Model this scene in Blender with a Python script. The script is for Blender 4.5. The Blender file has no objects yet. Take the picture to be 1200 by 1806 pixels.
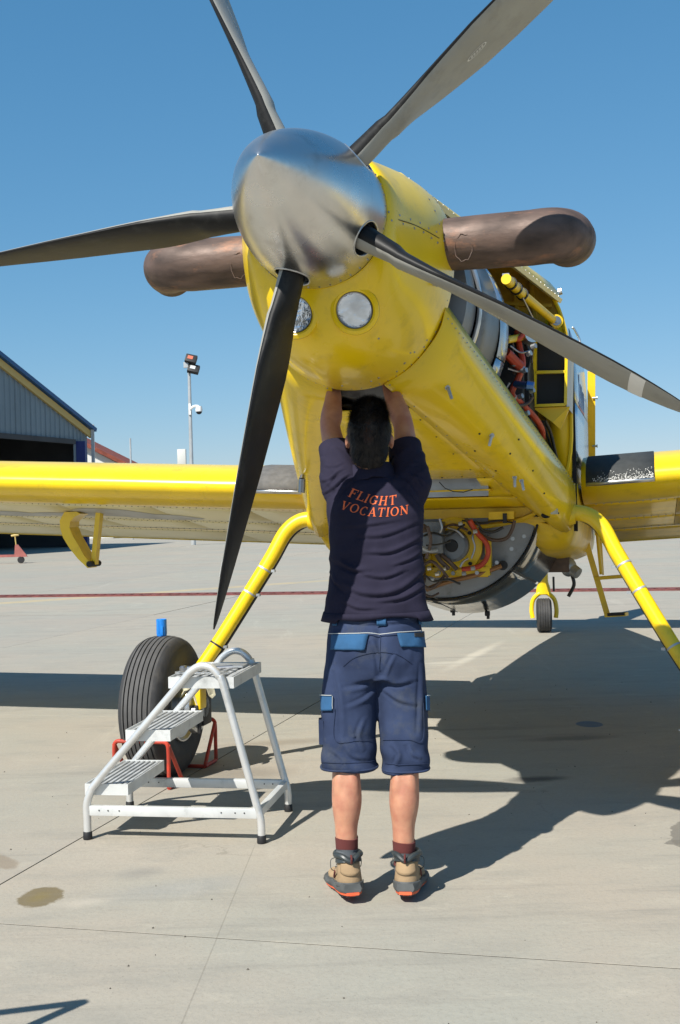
import bpy, bmesh, math, random
from mathutils import Vector, Matrix, noise
from mathutils.bvhtree import BVHTree
random.seed(7)
R = math.radians
S = bpy.context.scene
C = S.collection
# ---------------------------------------------------------------- camera
CAM_H, FPX = 1.385, 2101.5
ROLL = 0.0252; YH = 900.66
cd = bpy.data.cameras.new('camera')
cam = bpy.data.objects.new('camera', cd); C.objects.link(cam)
cd.sensor_fit = 'VERTICAL'; cd.sensor_height = 36.0; cd.sensor_width = 24.0
cd.lens = 36.0 * FPX / 1806.0
cd.clip_start = 0.05; cd.clip_end = 3000
cam.matrix_world = Matrix.Translation((0, 0, CAM_H)) @ Matrix.Rotation(R(90) + (YH - 903) / FPX, 4, 'X') @ Matrix.Rotation(-ROLL, 4, 'Z')
S.camera = cam
# ---------------------------------------------------------------- light
SUN_OFF = Vector((0.56, 0.745))           # where the shadow of a point 1 m up falls
SUN_EL = math.atan(1 / SUN_OFF.length)
sun_vec = Vector((-SUN_OFF.x, -SUN_OFF.y, 1)).normalized()
W = bpy.data.worlds.new('World'); S.world = W; W.use_nodes = True
nt = W.node_tree; nt.nodes.clear()
sky = nt.nodes.new('ShaderNodeTexSky'); sky.sky_type = 'NISHITA'; sky.sun_disc = False
sky.sun_elevation = SUN_EL; sky.sun_rotation = math.atan2(sun_vec.x, sun_vec.y)
sky.altitude = 300; sky.air_density = 1.0; sky.dust_density = 0.15; sky.ozone_density = 1.6
bg = nt.nodes.new('ShaderNodeBackground'); bg.inputs['Strength'].default_value = 0.078
out = nt.nodes.new('ShaderNodeOutputWorld')
tint = nt.nodes.new('ShaderNodeMix'); tint.data_type = 'RGBA'; tint.blend_type = 'MULTIPLY'; tint.inputs[0].default_value = 1; tint.inputs[7].default_value = (.60, .965, 1.087, 1)
nt.links.new(sky.outputs[0], tint.inputs[6]); 
# gentle tone curve per channel, the same in every direction, so the blue pales evenly towards the horizon
sp_ = nt.nodes.new('ShaderNodeSeparateColor'); cb_ = nt.nodes.new('ShaderNodeCombineColor'); nt.links.new(tint.outputs[2], sp_.inputs[0])
for i_, (k_, p_) in enumerate(((.98, 1.0), (.695, .66), (.798, .56))):
    a_ = nt.nodes.new('ShaderNodeMath'); a_.operation = 'MULTIPLY'; a_.inputs[1].default_value = .1119; nt.links.new(sp_.outputs[i_], a_.inputs[0])
    b_ = nt.nodes.new('ShaderNodeMath'); b_.operation = 'POWER'; b_.inputs[1].default_value = p_; nt.links.new(a_.outputs[0], b_.inputs[0])
    c_ = nt.nodes.new('ShaderNodeMath'); c_.operation = 'MULTIPLY'; c_.inputs[1].default_value = k_ / .1119; nt.links.new(b_.outputs[0], c_.inputs[0]); nt.links.new(c_.outputs[0], cb_.inputs[i_])
nt.links.new(cb_.outputs[0], bg.inputs[0]); nt.links.new(bg.outputs[0], out.inputs[0])
sl = bpy.data.lights.new('sun', 'SUN'); sl.energy = 5.0; sl.angle = R(0.53); sl.color = (1.0, 0.955, 0.87)
so = bpy.data.objects.new('sun', sl); C.objects.link(so)
so.rotation_euler = (-sun_vec).to_track_quat('-Z', 'Y').to_euler(); so.location = (-8, -10, 14)
S.view_settings.view_transform = 'Standard'; S.view_settings.look = 'None'
S.view_settings.exposure = 0.52; S.view_settings.gamma = 1; S.view_settings.use_curve_mapping = False
S.render.engine = 'CYCLES'
S.cycles.max_bounces = 12; S.cycles.diffuse_bounces = 4; S.cycles.glossy_bounces = 4; S.cycles.transmission_bounces = 10
S.cycles.use_adaptive_sampling = True; S.cycles.adaptive_threshold = 0.015; S.cycles.use_denoising = True
S.cycles.sample_clamp_indirect = 6

# ---------------------------------------------------------------- helpers
WARP = False          # long axis of the airframe is laid out in short units and stretched here
def warp(p): return Vector((p[0], p[1] * 1.15, p[2] - .012 - .019 * p[1]))
def unwarp(p): y = p[1] / 1.15; return Vector((p[0], y, p[2] + .012 + .019 * y))
class MB:
    """collects geometry for ONE mesh"""
    def __init__(s): s.v = []; s.f = []; s.m = []
    def add(s, vs, fs, mi=0, M=None):
        o = len(s.v)
        s.v += [tuple(M @ Vector(p)) if M else tuple(p) for p in vs]
        s.f += [tuple(i + o for i in f) for f in fs]; s.m += [mi] * len(fs)
        return s
    def box(s, c, d, mi=0, M=None, bev=0):
        x, y, z = d[0] / 2, d[1] / 2, d[2] / 2
        if bev <= 0:
            vs = [(a * x, b * y, e * z) for a in (-1, 1) for b in (-1, 1) for e in (-1, 1)]
            fs = [(0, 1, 3, 2), (4, 6, 7, 5), (0, 4, 5, 1), (2, 3, 7, 6), (0, 2, 6, 4), (1, 5, 7, 3)]
        else:
            bm = bmesh.new(); bmesh.ops.create_cube(bm, size=1)
            for v in bm.verts: v.co = (v.co.x * d[0], v.co.y * d[1], v.co.z * d[2])
            bmesh.ops.bevel(bm, geom=bm.edges[:], offset=bev, segments=2, affect='EDGES', profile=0.6)
            bm.verts.index_update()
            vs = [tuple(v.co) for v in bm.verts]; fs = [tuple(v.index for v in f.verts) for f in bm.faces]; bm.free()
        T = Matrix.Translation(c)
        return s.add(vs, fs, mi, (M @ T) if M else T)
    def bar(s, a, b, w, h, mi=0, up=(0, 0, 1)):
        a, b = Vector(a), Vector(b); d = (b - a); L = d.length; d.normalize(); u = Vector(up)
        x = d.cross(u)
        if x.length < 1e-4: x = d.cross(Vector((0, 1, 0)))
        x.normalize(); u = x.cross(d)
        M = Matrix(((d.x, x.x, u.x, (a.x + b.x) / 2), (d.y, x.y, u.y, (a.y + b.y) / 2), (d.z, x.z, u.z, (a.z + b.z) / 2), (0, 0, 0, 1)))
        return s.box((0, 0, 0), (L, w, h), mi, M)
    def loft(s, rings, mi=0, caps=(True, True), closed=True, wrap=False):
        n = len(rings[0]); vs = [p for r in rings for p in r]; fs = []
        m = len(rings)
        for i in range(m if wrap else m - 1):
            i2 = (i + 1) % m
            for j in range(n if closed else n - 1):
                k = (j + 1) % n
                fs.append((i * n + j, i * n + k, i2 * n + k, i2 * n + j))
        if caps[0] and not wrap: fs.append(tuple(reversed(range(n))))
        if caps[1] and not wrap: fs.append(tuple(range((m - 1) * n, m * n)))
        return s.add(vs, fs, mi)
    def tube(s, pts, r, seg=12, mi=0, caps=(True, True), flat=1.0):
        pts = [Vector(p) for p in pts]; n = len(pts)
        rad = r if isinstance(r, (list, tuple)) else [r] * n
        T = []
        for i in range(n):
            a = pts[max(0, i - 1)]; b = pts[min(n - 1, i + 1)]; T.append((b - a).normalized())
        u = T[0].orthogonal().normalized() if abs(T[0].z) > .95 else Vector((0, 0, 1)).cross(T[0]).normalized()
        rings = []
        for i in range(n):
            if i: u = (u - T[i] * u.dot(T[i]));  u.normalize()
            w = T[i].cross(u)
            rings.append([tuple(pts[i] + (u * math.cos(2 * math.pi * j / seg) + w * math.sin(2 * math.pi * j / seg) * flat) * rad[i]) for j in range(seg)])
        return s.loft(rings, mi, caps)
    def lathe(s, prof, seg=32, M=None, mi=0, wrap=False):
        """prof: (r, h) pairs, axis = local Z"""
        rings = [[(r * math.cos(2 * math.pi * j / seg), r * math.sin(2 * math.pi * j / seg), h) for j in range(seg)] for r, h in prof]
        if M: rings = [[tuple(M @ Vector(p)) for p in q] for q in rings]
        return s.loft(rings, mi, (True, True), True, wrap)
    def prism(s, poly, d, mi=0):
        n = len(poly); d = Vector(d); vs = [tuple(p) for p in poly] + [tuple(Vector(p) + d) for p in poly]
        fs = [tuple(range(n)), tuple(reversed(range(n, 2 * n)))] + [(i, i + n, (i + 1) % n + n, (i + 1) % n) for i in range(n)]
        return s.add(vs, fs, mi)
    def sphere(s, c, r, mi=0, seg=14, rows=9, M=None):
        rr = r if isinstance(r, (tuple, list)) else (r, r, r)
        rings = []
        for i in range(rows + 1):
            a = math.pi * i / rows; q = max(math.sin(a), 1e-3)
            rings.append([(c[0] + rr[0] * q * math.cos(2 * math.pi * j / seg), c[1] + rr[1] * q * math.sin(2 * math.pi * j / seg), c[2] - rr[2] * math.cos(a)) for j in range(seg)])
        if M: rings = [[tuple(M @ Vector(p)) for p in q] for q in rings]
        return s.loft(rings, mi, (True, True))
    def mesh(s, name, mats, smooth=35, recalc=True):
        me = bpy.data.meshes.new(name); me.from_pydata([tuple(warp(p)) for p in s.v] if WARP else s.v, [], s.f)
        for m in (mats if isinstance(mats, (list, tuple)) else [mats]): me.materials.append(m)
        me.polygons.foreach_set('material_index', s.m)
        if recalc:
            bm = bmesh.new(); bm.from_mesh(me); bmesh.ops.recalc_face_normals(bm, faces=bm.faces); bm.to_mesh(me); bm.free()
        if smooth:
            me.polygons.foreach_set('use_smooth', [True] * len(me.polygons)); me.set_sharp_from_angle(angle=R(smooth))
        me.update(); return me
    def build(s, name, mats, parent=None, smooth=35, recalc=True, **kw):
        return link(name, s.mesh(name, mats, smooth, recalc), parent, **kw)

def link(name, data, parent=None, **kw):
    o = bpy.data.objects.new(name, data); C.objects.link(o)
    if parent: o.parent = parent
    for k, v in kw.items(): o[k] = v
    return o
def empty(name, loc=(0, 0, 0), rz=0, parent=None, **kw):
    o = link(name, None, parent, **kw); o.location = loc; o.rotation_euler = (0, 0, rz); o.empty_display_size = .2
    return o
def structure(name, mb, mat, parent=None, **kw):
    if not parent: kw['kind'] = 'structure'
    return mb.build(name, mat, parent, **kw)
def copy_tree(o, parent=None):
    c = o.copy(); C.objects.link(c); c.parent = parent
    for ch in list(o.children): copy_tree(ch, c)
    return c
def evaluated(ob):
    dg = bpy.context.evaluated_depsgraph_get(); dg.update()
    me = bpy.data.meshes.new_from_object(ob.evaluated_get(dg)); return me
def boolean(ob, cutters):
    for c in cutters:
        m = ob.modifiers.new('cut', 'BOOLEAN'); m.operation = 'DIFFERENCE'; m.object = c; m.solver = 'EXACT'
    me = evaluated(ob); old = ob.data; ob.modifiers.clear(); ob.data = me
    for c in cutters:
        d = c.data; bpy.data.objects.remove(c); bpy.data.meshes.remove(d)
    me.polygons.foreach_set('use_smooth', [True] * len(me.polygons)); me.set_sharp_from_angle(angle=R(35))
    return ob
def fuse(mb, voxel, smooth=8, fac=.5):
    """one continuous skin out of overlapping closed shapes"""
    o = mb.build('tmp', [], None, smooth=0)
    m = o.modifiers.new('r', 'REMESH'); m.mode = 'VOXEL'; m.voxel_size = voxel
    m2 = o.modifiers.new('s', 'SMOOTH'); m2.iterations = smooth; m2.factor = fac
    me = evaluated(o); d = o.data; bpy.data.objects.remove(o); bpy.data.meshes.remove(d)
    me.polygons.foreach_set('use_smooth', [True] * len(me.polygons)); return me
def bvh_of(me, M=None):
    vs = [(M @ v.co) if M else (unwarp(v.co) if WARP else v.co.copy()) for v in me.vertices]
    return BVHTree.FromPolygons(vs, [tuple(p.vertices) for p in me.polygons])
def lerp(a, b, t): return a + (b - a) * t
def smoothpath(pts, n=8):
    """Catmull-Rom through points"""
    P = [Vector(p) for p in pts]; P = [P[0] * 2 - P[1]] + P + [P[-1] * 2 - P[-2]]; o = []
    for i in range(1, len(P) - 2):
        for k in range(n):
            t = k / n; a, b, c_, d = P[i - 1], P[i], P[i + 1], P[i + 2]
            o.append(.5 * ((2 * b) + (c_ - a) * t + (2 * a - 5 * b + 4 * c_ - d) * t * t + (3 * b - a - 3 * c_ + d) * t ** 3))
    o.append(P[-2]); return o
def ring(w, top, bot, cx, y, cz, n=48, ex=2.0):
    r = []
    for j in range(n):
        a = 2 * math.pi * j / n; ca, sa = math.cos(a), math.sin(a)
        px_ = abs(ca) ** (2 / ex) * (1 if ca >= 0 else -1); pz = abs(sa) ** (2 / ex) * (1 if sa >= 0 else -1)
        r.append((cx + w * px_, y, cz + (top if sa >= 0 else bot) * pz))
    return r

# ---------------------------------------------------------------- materials
def mat(name, base, rough=.5, metal=0.0, coat=0.0, spec=.5, vary=0.0, vscale=3.0, vcol=None, bump=0.0, bscale=60.0,
        dirt=None, dscale=1.2, damt=0.3, aniso=(1, 1, 1), rvary=0.0, coords='Object', emit=None):
    m = bpy.data.materials.new(name); m.use_nodes = True; N = m.node_tree.nodes; L = m.node_tree.links
    b = N['Principled BSDF']
    b.inputs['Base Color'].default_value = (*base, 1); b.inputs['Roughness'].default_value = rough
    b.inputs['Metallic'].default_value = metal; b.inputs['Coat Weight'].default_value = coat; b.inputs['Coat Roughness'].default_value = .08
    b.inputs['Specular IOR Level'].default_value = spec
    tc = N.new('ShaderNodeTexCoord'); mp = N.new('ShaderNodeMapping'); mp.inputs['Scale'].default_value = aniso
    L.new(tc.outputs[coords], mp.inputs[0]); cur = None
    if vary > 0:
        n1 = N.new('ShaderNodeTexNoise'); n1.inputs['Scale'].default_value = vscale; n1.inputs['Detail'].default_value = 6
        L.new(mp.outputs[0], n1.inputs[0])
        mx = N.new('ShaderNodeMix'); mx.data_type = 'RGBA'
        c2 = vcol or tuple(max(0, x * (1 - vary)) for x in base); c1 = base if vcol else tuple(min(1, x * (1 + vary * .6)) for x in base)
        mx.inputs[6].default_value = (*c1, 1); mx.inputs[7].default_value = (*c2, 1)
        rp = N.new('ShaderNodeMapRange'); rp.inputs[1].default_value = .35; rp.inputs[2].default_value = .68
        L.new(n1.outputs[0], rp.inputs[0]); L.new(rp.outputs[0], mx.inputs[0]); cur = mx.outputs[2]
        if rvary > 0:
            r2 = N.new('ShaderNodeMapRange'); r2.inputs[3].default_value = max(.02, rough - rvary); r2.inputs[4].default_value = min(1, rough + rvary)
            r2.inputs[1].default_value = .3; r2.inputs[2].default_value = .7
            L.new(n1.outputs[0], r2.inputs[0]); L.new(r2.outputs[0], b.inputs['Roughness'])
    if dirt:
        n2 = N.new('ShaderNodeTexNoise'); n2.inputs['Scale'].default_value = dscale; n2.inputs['Detail'].default_value = 9; n2.inputs['Roughness'].default_value = .68
        L.new(mp.outputs[0], n2.inputs[0])
        rp = N.new('ShaderNodeMapRange'); rp.inputs[1].default_value = .54; rp.inputs[2].default_value = .72; rp.inputs[4].default_value = damt
        L.new(n2.outputs[0], rp.inputs[0])
        mx = N.new('ShaderNodeMix'); mx.data_type = 'RGBA'; mx.inputs[7].default_value = (*dirt, 1); mx.inputs[6].default_value = (*base, 1)
        if cur: L.new(cur, mx.inputs[6])
        L.new(rp.outputs[0], mx.inputs[0]); cur = mx.outputs[2]
    if cur: L.new(cur, b.inputs['Base Color'])
    if bump > 0:
        n3 = N.new('ShaderNodeTexNoise'); n3.inputs['Scale'].default_value = bscale; n3.inputs['Detail'].default_value = 4
        L.new(mp.outputs[0], n3.inputs[0])
        bp = N.new('ShaderNodeBump'); bp.inputs['Strength'].default_value = 1; bp.inputs['Distance'].default_value = bump
        L.new(n3.outputs[0], bp.inputs['Height']); L.new(bp.outputs[0], b.inputs['Normal'])
    if emit:
        b.inputs['Emission Color'].default_value = (*emit, 1); b.inputs['Emission Strength'].default_value = 1
    return m

YEL = (0.85, 0.582, 0.004)
M = {}
M['yellow'] = mat('yellow_paint', YEL, .30, coat=.32, vary=.10, vscale=2.2, dirt=(.24, .17, .03), dscale=9, damt=.32, bump=.0016, bscale=3.0, rvary=.05)
M['yellow2'] = mat('yellow_paint_worn', (.79, .52, .006), .4, coat=.15, vary=.14, vscale=5, dirt=(.20, .15, .04), dscale=9, damt=.55)
M['yelgrime'] = mat('yellow_paint_grimy', (.66, .48, .03), .5, vary=.2, vscale=9, dirt=(.10, .09, .05), dscale=14, damt=.9)
M['yellow_in'] = mat('yellow_interior', (.52, .33, .012), .55, vary=.25, vscale=6, dirt=(.10, .07, .02), dscale=4, damt=.7)
M['cream'] = mat('cream_lit_tone', (.74, .66, .36), .42, coat=.1, vary=.07, vscale=1.2, dirt=(.40, .34, .18), dscale=2.5, damt=.3)
M['greyink'] = mat('faded_grey_marking', (.42, .42, .40), .5, vary=.2, vscale=6)
M['chrome'] = mat('polished_aluminium', (.69, .68, .66), .30, metal=1, vary=.10, vscale=6, dirt=(.42, .39, .35), dscale=8, damt=.5, rvary=.06, bump=.0006, bscale=5)
M['alu'] = mat('brushed_aluminium', (.62, .63, .64), .32, metal=.9, vary=.12, vscale=7, dirt=(.25, .24, .22), dscale=8, damt=.5)
M['alu_dull'] = mat('dull_aluminium', (.40, .42, .44), .45, metal=.6, vary=.2, vscale=6, dirt=(.14, .14, .14), dscale=7, damt=.7)
M['plenum'] = mat('grey_sheet_metal', (.17, .18, .19), .42, metal=.35, vary=.2, vscale=5, dirt=(.05, .05, .05), dscale=9, damt=.7)
M['bladeblack'] = mat('black_blade_paint', (.010, .010, .0105), .52, spec=.3, vary=.3, vscale=8, dirt=(.06, .06, .055), dscale=9, damt=.5, bump=.0005, bscale=30)
M['bladegrey'] = mat('grey_blade_paint', (.31, .305, .275), .5, vary=.10, vscale=6, dirt=(.16, .155, .13), dscale=8, damt=.5)
M['blademetal'] = mat('bare_blade_metal', (.45, .46, .47), .3, metal=1, vary=.1)
M['white'] = mat('white_paint', (.78, .77, .74), .5, vary=.05)
M['gateskin'] = mat('polished_dark_sheet', (.44, .43, .41), .18, metal=1, vary=.15, vscale=4, dirt=(.10, .10, .10), dscale=5, damt=.7, rvary=.05, bump=.001, bscale=6)
M['black'] = mat('matt_black', (.012, .012, .013), .6, vary=.3, vscale=9)
M['dark'] = mat('dark_void', (.006, .006, .006), .8)
M['steel'] = mat('steel_fastener', (.35, .35, .36), .35, metal=1)
M['gateface'] = mat('grey_gate_face', (.24, .25, .26), .5, metal=.45, vary=.25, vscale=6, dirt=(.10, .10, .10), dscale=7, damt=.7)
M['exhaust'] = mat('heat_stained_steel', (.150, .098, .078), .62, metal=.22, vary=.4, vscale=5.5, vcol=(.060, .042, .036), dirt=(.40, .185, .10), dscale=4.5, damt=.75, bump=.0035, bscale=11, rvary=.14, aniso=(1, 2.2, 2.2))
M['soot'] = mat('soot', (.02, .016, .014), .9)
M['rubber'] = mat('tyre_rubber', (.033, .033, .035), .72, vary=.25, vscale=11, dirt=(.11, .10, .09), dscale=6, damt=.5, bump=.0008, bscale=90)
M['tread'] = mat('tyre_tread_dusty', (.075, .073, .072), .8, vary=.2, vscale=11, bump=.0008, bscale=120)
M['redhose'] = mat('red_hose', (.50, .055, .018), .55, vary=.25, vscale=15)
M['hose'] = mat('brown_hose', (.10, .06, .04), .5, vary=.3, vscale=20)
M['blackhose'] = mat('black_hose', (.02, .02, .02), .4)
M['pad'] = mat('charcoal_wing_pad', (.035, .038, .038), .8, vary=.2, vscale=30, bump=.001, bscale=200)
M['padgrey'] = mat('worn_grey_wing_pad', (.115, .11, .105), .85, vary=.2, vscale=30, bump=.001, bscale=200)
M['red'] = mat('red_chock_paint', (.46, .045, .022), .5, vary=.25, vscale=14, dirt=(.16, .07, .05), dscale=20, damt=.8)
M['blue'] = mat('blue_plastic', (.012, .20, .66), .35, vary=.08)
M['ladder'] = mat('ladder_tube_aluminium', (.68, .68, .67), .34, metal=.55, vary=.08, vscale=6, dirt=(.36, .36, .34), dscale=9, damt=.5, bump=.0003, bscale=40)
M['ladderw'] = mat('ladder_tread_metal', (.66, .67, .66), .42, metal=.35, vary=.1, vscale=10, dirt=(.30, .31, .30), dscale=8, damt=.7)
M['treadgrey'] = mat('tread_insert_grey', (.36, .37, .37), .6, vary=.2, vscale=14)
M['cloth'] = mat('cream_rag', (.50, .46, .33), .9, vary=.25, vscale=20, bump=.003, bscale=60)
M['decalblue'] = mat('blue_decal', (.02, .08, .30), .4)
M['decalred'] = mat('red_decal', (.5, .05, .03), .4)
M['doorskin'] = mat('sky_tinted_metal_skin', (.44, .52, .60), .22, metal=.75, vary=.1, vscale=3)  # blue sky reflection put into the base colour of silver metal
# person
M['skin'] = mat('skin', (.50, .245, .150), .48, vary=.14, vscale=22, vcol=(.40, .165, .105), bump=.0005, bscale=150)
M['skin'].node_tree.nodes['Principled BSDF'].inputs['Subsurface Weight'].default_value = .12
M['skin'].node_tree.nodes['Principled BSDF'].inputs['Subsurface Radius'].default_value = (.012, .005, .003)
M['hair'] = mat('dark_brown_hair', (.011, .007, .005), .5, spec=.4, vary=.4, vscale=40, bump=.0012, bscale=90, aniso=(1, 1, .35))
M['hairred'] = mat('reddish_hair', (.055, .018, .009), .45, vary=.5, vscale=60, bump=.003, bscale=120)
M['shirt'] = mat('navy_polo_cotton', (.020, .018, .036), .92, spec=.2, vary=.12, vscale=18, bump=.0006, bscale=420)
M['print'] = mat('orange_print', (.70, .13, .035), .75, vary=.2, vscale=60)
M['shorts'] = mat('navy_work_cloth', (.034, .050, .105), .9, spec=.2, vary=.22, vscale=7, vcol=(.018, .027, .060), dirt=(.075, .082, .088), dscale=4, damt=.75, bump=.0007, bscale=380)
M['trim'] = mat('bright_blue_cloth', (.020, .088, .20), .9, vary=.14, vscale=20, bump=.0006, bscale=380)
M['stitch'] = mat('pale_stitching', (.42, .44, .44), .8)
M['sock'] = mat('maroon_sock', (.10, .022, .020), .95, bump=.001, bscale=300)
M['sockg'] = mat('grey_sock', (.085, .095, .105), .95, vary=.15, bump=.001, bscale=300)
M['boot'] = mat('tan_suede', (.33, .225, .125), .85, vary=.2, vscale=12, dirt=(.16, .12, .08), dscale=10, damt=.6, bump=.001, bscale=130)
M['bootgrey'] = mat('grey_boot_rubber', (.085, .09, .09), .7, vary=.3, vscale=14)
M['bootpad'] = mat('dark_boot_collar', (.030, .038, .040), .42, vary=.2)
M['sole'] = mat('orange_rubber', (.72, .115, .04), .6, vary=.2, vscale=40)
# background
M['clad'] = mat('blue_grey_cladding', (.155, .20, .23), .5, vary=.08, vscale=.6, dirt=(.10, .125, .135), dscale=.8, damt=.4)
M['edgeblue'] = mat('blue_roof_edge', (.010, .075, .20), .5)
M['edgeyel'] = mat('ochre_trim', (.50, .36, .12), .6)
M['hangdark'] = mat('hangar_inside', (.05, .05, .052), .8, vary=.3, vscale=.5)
M['colblue'] = mat('royal_blue_column', (.008, .022, .15), .5)
M['offwhite'] = mat('off_white_wall', (.60, .60, .57), .7, vary=.05, vscale=1)
M['brickred'] = mat('rust_red_roof', (.20, .045, .025), .8, vary=.3)
M['galv'] = mat('galvanised_steel', (.46, .48, .49), .5, metal=.4, vary=.1)
M['lampred'] = mat('lamp_orange_reflector', (.55, .14, .08), .4)
M['trolley'] = mat('faded_red_trolley', (.32, .10, .085), .7, vary=.2)
M['drainred'] = mat('oxide_red_steel', (.155, .045, .040), .7, vary=.35, vscale=8)
gl = mat('lamp_glass', (.95, .97, 1.0), .02); gl.node_tree.nodes['Principled BSDF'].inputs['Transmission Weight'].default_value = 1; gl.node_tree.nodes['Principled BSDF'].inputs['IOR'].default_value = 1.3
M['glass'] = gl
M['mirror'] = mat('lamp_reflector', (.74, .76, .78), .07, metal=1, vary=.25, vscale=22, bump=.010, bscale=26)

def concrete():
    m = bpy.data.materials.new('apron_concrete'); m.use_nodes = True; N = m.node_tree.nodes; L = m.node_tree.links
    b = N['Principled BSDF']; b.inputs['Roughness'].default_value = .85; b.inputs['Specular IOR Level'].default_value = .25
    g = N.new('ShaderNodeNewGeometry'); pos = g.outputs['Position']
    def ns(scale, det, rough=.6, sc=(1, 1, 1), off=(0, 0, 0)):
        mp = N.new('ShaderNodeMapping'); mp.inputs['Scale'].default_value = sc; mp.inputs['Location'].default_value = off; L.new(pos, mp.inputs[0])
        n = N.new('ShaderNodeTexNoise'); n.inputs['Scale'].default_value = scale; n.inputs['Detail'].default_value = det; n.inputs['Roughness'].default_value = rough
        L.new(mp.outputs[0], n.inputs[0]); return n.outputs[0]
    def rng(x, a, b_, c_=0, d=1):
        r = N.new('ShaderNodeMapRange'); L.new(x, r.inputs[0]); r.inputs[1].default_value = a; r.inputs[2].default_value = b_; r.inputs[3].default_value = c_; r.inputs[4].default_value = d
        r.interpolation_type = 'SMOOTHSTEP'; return r.outputs[0]
    def mix(f, a, b_, mode='MIX'):
        x = N.new('ShaderNodeMix'); x.data_type = 'RGBA'; x.blend_type = mode
        if isinstance(f, float): x.inputs[0].default_value = f
        else: L.new(f, x.inputs[0])
        for i, q in ((6, a), (7, b_)):
            if isinstance(q, tuple): x.inputs[i].default_value = (*q, 1)
            else: L.new(q, x.inputs[i])
        return x.outputs[2]
    def math_(op, a, b_):
        x = N.new('ShaderNodeMath'); x.operation = op
        for i, q in enumerate((a, b_)):
            if isinstance(q, (int, float)): x.inputs[i].default_value = q
            else: L.new(q, x.inputs[i])
        return x.outputs[0]
    c = mix(rng(ns(.45, 6), .35, .65), (.352, .312, .256), (.318, .308, .262))
    c = mix(rng(ns(1.7, 9, .7, (1, 2.2, 1)), .46, .72, 0, .75), c, (.272, .258, .222))      # grey cloudy wear
    c = mix(rng(ns(2.6, 8, .72, (1, 2, 1), (7, 3, 0)), .53, .75, 0, .7), c, (.425, .388, .315))  # pale scuffs
    c = mix(rng(ns(9, 8, .75, (1, 1.6, 1), (1, 9, 0)), .56, .74, 0, .45), c, (.235, .215, .180))
    c = mix(rng(ns(60, 3, .6), .45, .75, 0, .22), c, (.20, .185, .155))
    c = mix(rng(ns(150, 2, .6), .62, .74, 0, .5), c, (.16, .15, .13))
    sep = N.new('ShaderNodeSeparateXYZ'); L.new(pos, sep.inputs[0]); X, Y = sep.outputs[0], sep.outputs[1]
    wob = math_('SUBTRACT', ns(7, 6, .7), .5); wob2 = math_('SUBTRACT', ns(9, 6, .7, (1, 1, 1), (4, 8, 2)), .5)
    Xw = math_('ADD', X, math_('MULTIPLY', wob, .09)); Yw = math_('ADD', Y, math_('MULTIPLY', wob2, .09))
    def spot(cx, cy, rx, ry, rot=0.0, soft=.25, amt=1.0, wb=True):
        x = math_('SUBTRACT', Xw if wb else X, cx); y = math_('SUBTRACT', Yw if wb else Y, cy)
        ca, sa = math.cos(rot), math.sin(rot)
        u = math_('DIVIDE', math_('ADD', math_('MULTIPLY', x, ca), math_('MULTIPLY', y, sa)), rx)
        v = math_('DIVIDE', math_('SUBTRACT', math_('MULTIPLY', y, ca), math_('MULTIPLY', x, sa)), ry)
        d = math_('POWER', math_('ADD', math_('MULTIPLY', u, u), math_('MULTIPLY', v, v)), .5)
        return rng(d, 1 + soft * .5, 1 - soft, 0, amt)
    c = mix(spot(-1.133, 4.358, 0.085, 0.1218, 0, .12, .9), c, (.150, .118, .062))       # oil puddle
    c = mix(spot(-1.133, 4.358, 0.04, 0.0638, 0, .8, .7), c, (.185, .145, .060))
    c = mix(spot(-0.808, 4.62, 0.1, 0.0696, .5, .9, .5), c, (.200, .190, .175))
    c = mix(spot(-0.63, 4.42, 0.3, 0.116, .35, .9, .45), c, (.245, .255, .250))
    c = mix(spot(-0.958, 4.287, 0.1, 0.058, .3, .9, .6), c, (.43, .385, .32))
    c = mix(spot(1.42, 4.955, 0.085, 0.232, -.25, .06, .8), c, (.150, .138, .118))
    c = mix(spot(1.354, 4.86, 0.07, 0.0348, .2, .06, .8), c, (.150, .138, .118))
    c = mix(spot(0.961, 6.04, 0.16, 0.0638, .15, .7, .8), c, (.06, .058, .055))
    c = mix(spot(1.364, 7.08, 0.3, 0.0812, .1, .7, .5), c, (.10, .095, .09))
    c = mix(spot(1.539, 7.515, 0.085, 0.11, 0, .1, .9, False), c, (.085, .135, .22))
    c = mix(spot(1.254, 11.24, 0.07, 1.044, -.35, .8, .7), c, (.50, .46, .38))
    c = mix(spot(0.882, 10.64, 0.2, 0.116, .3, .8, .6), c, (.50, .46, .38))
    c = mix(spot(-0.429, 7.16, 0.4, 0.1044, .2, .8, .55), c, (.20, .17, .13))
    c = mix(spot(-0.558, 6.33, 0.3, 0.1856, .1, .8, .45), c, (.14, .12, .10))
    c = mix(spot(-1.407, 4.83, 0.05, 0.1392, .6, .3, .7), c, (.20, .15, .10))
    # hairline cracks
    vo = N.new('ShaderNodeTexVoronoi'); vo.feature = 'DISTANCE_TO_EDGE'; vo.inputs['Scale'].default_value = .55
    mpv = N.new('ShaderNodeMapping'); L.new(pos, mpv.inputs[0])
    addv = N.new('ShaderNodeVectorMath'); addv.operation = 'ADD'
    nn = N.new('ShaderNodeTexNoise'); nn.inputs['Scale'].default_value = 2.2; nn.inputs['Detail'].default_value = 6; L.new(pos, nn.inputs[0])
    L.new(mpv.outputs[0], addv.inputs[0]); L.new(nn.outputs[1], addv.inputs[1]); L.new(addv.outputs[0], vo.inputs[0])
    ck = rng(vo.outputs[0], .004, .0015, 0, 1); gate = rng(ns(.7, 3, .5, (1, 1, 1), (3, 1, 0)), .56, .62)
    c = mix(math_('MULTIPLY', math_('MULTIPLY', ck, gate), .3), c, (.13, .115, .09))
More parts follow.
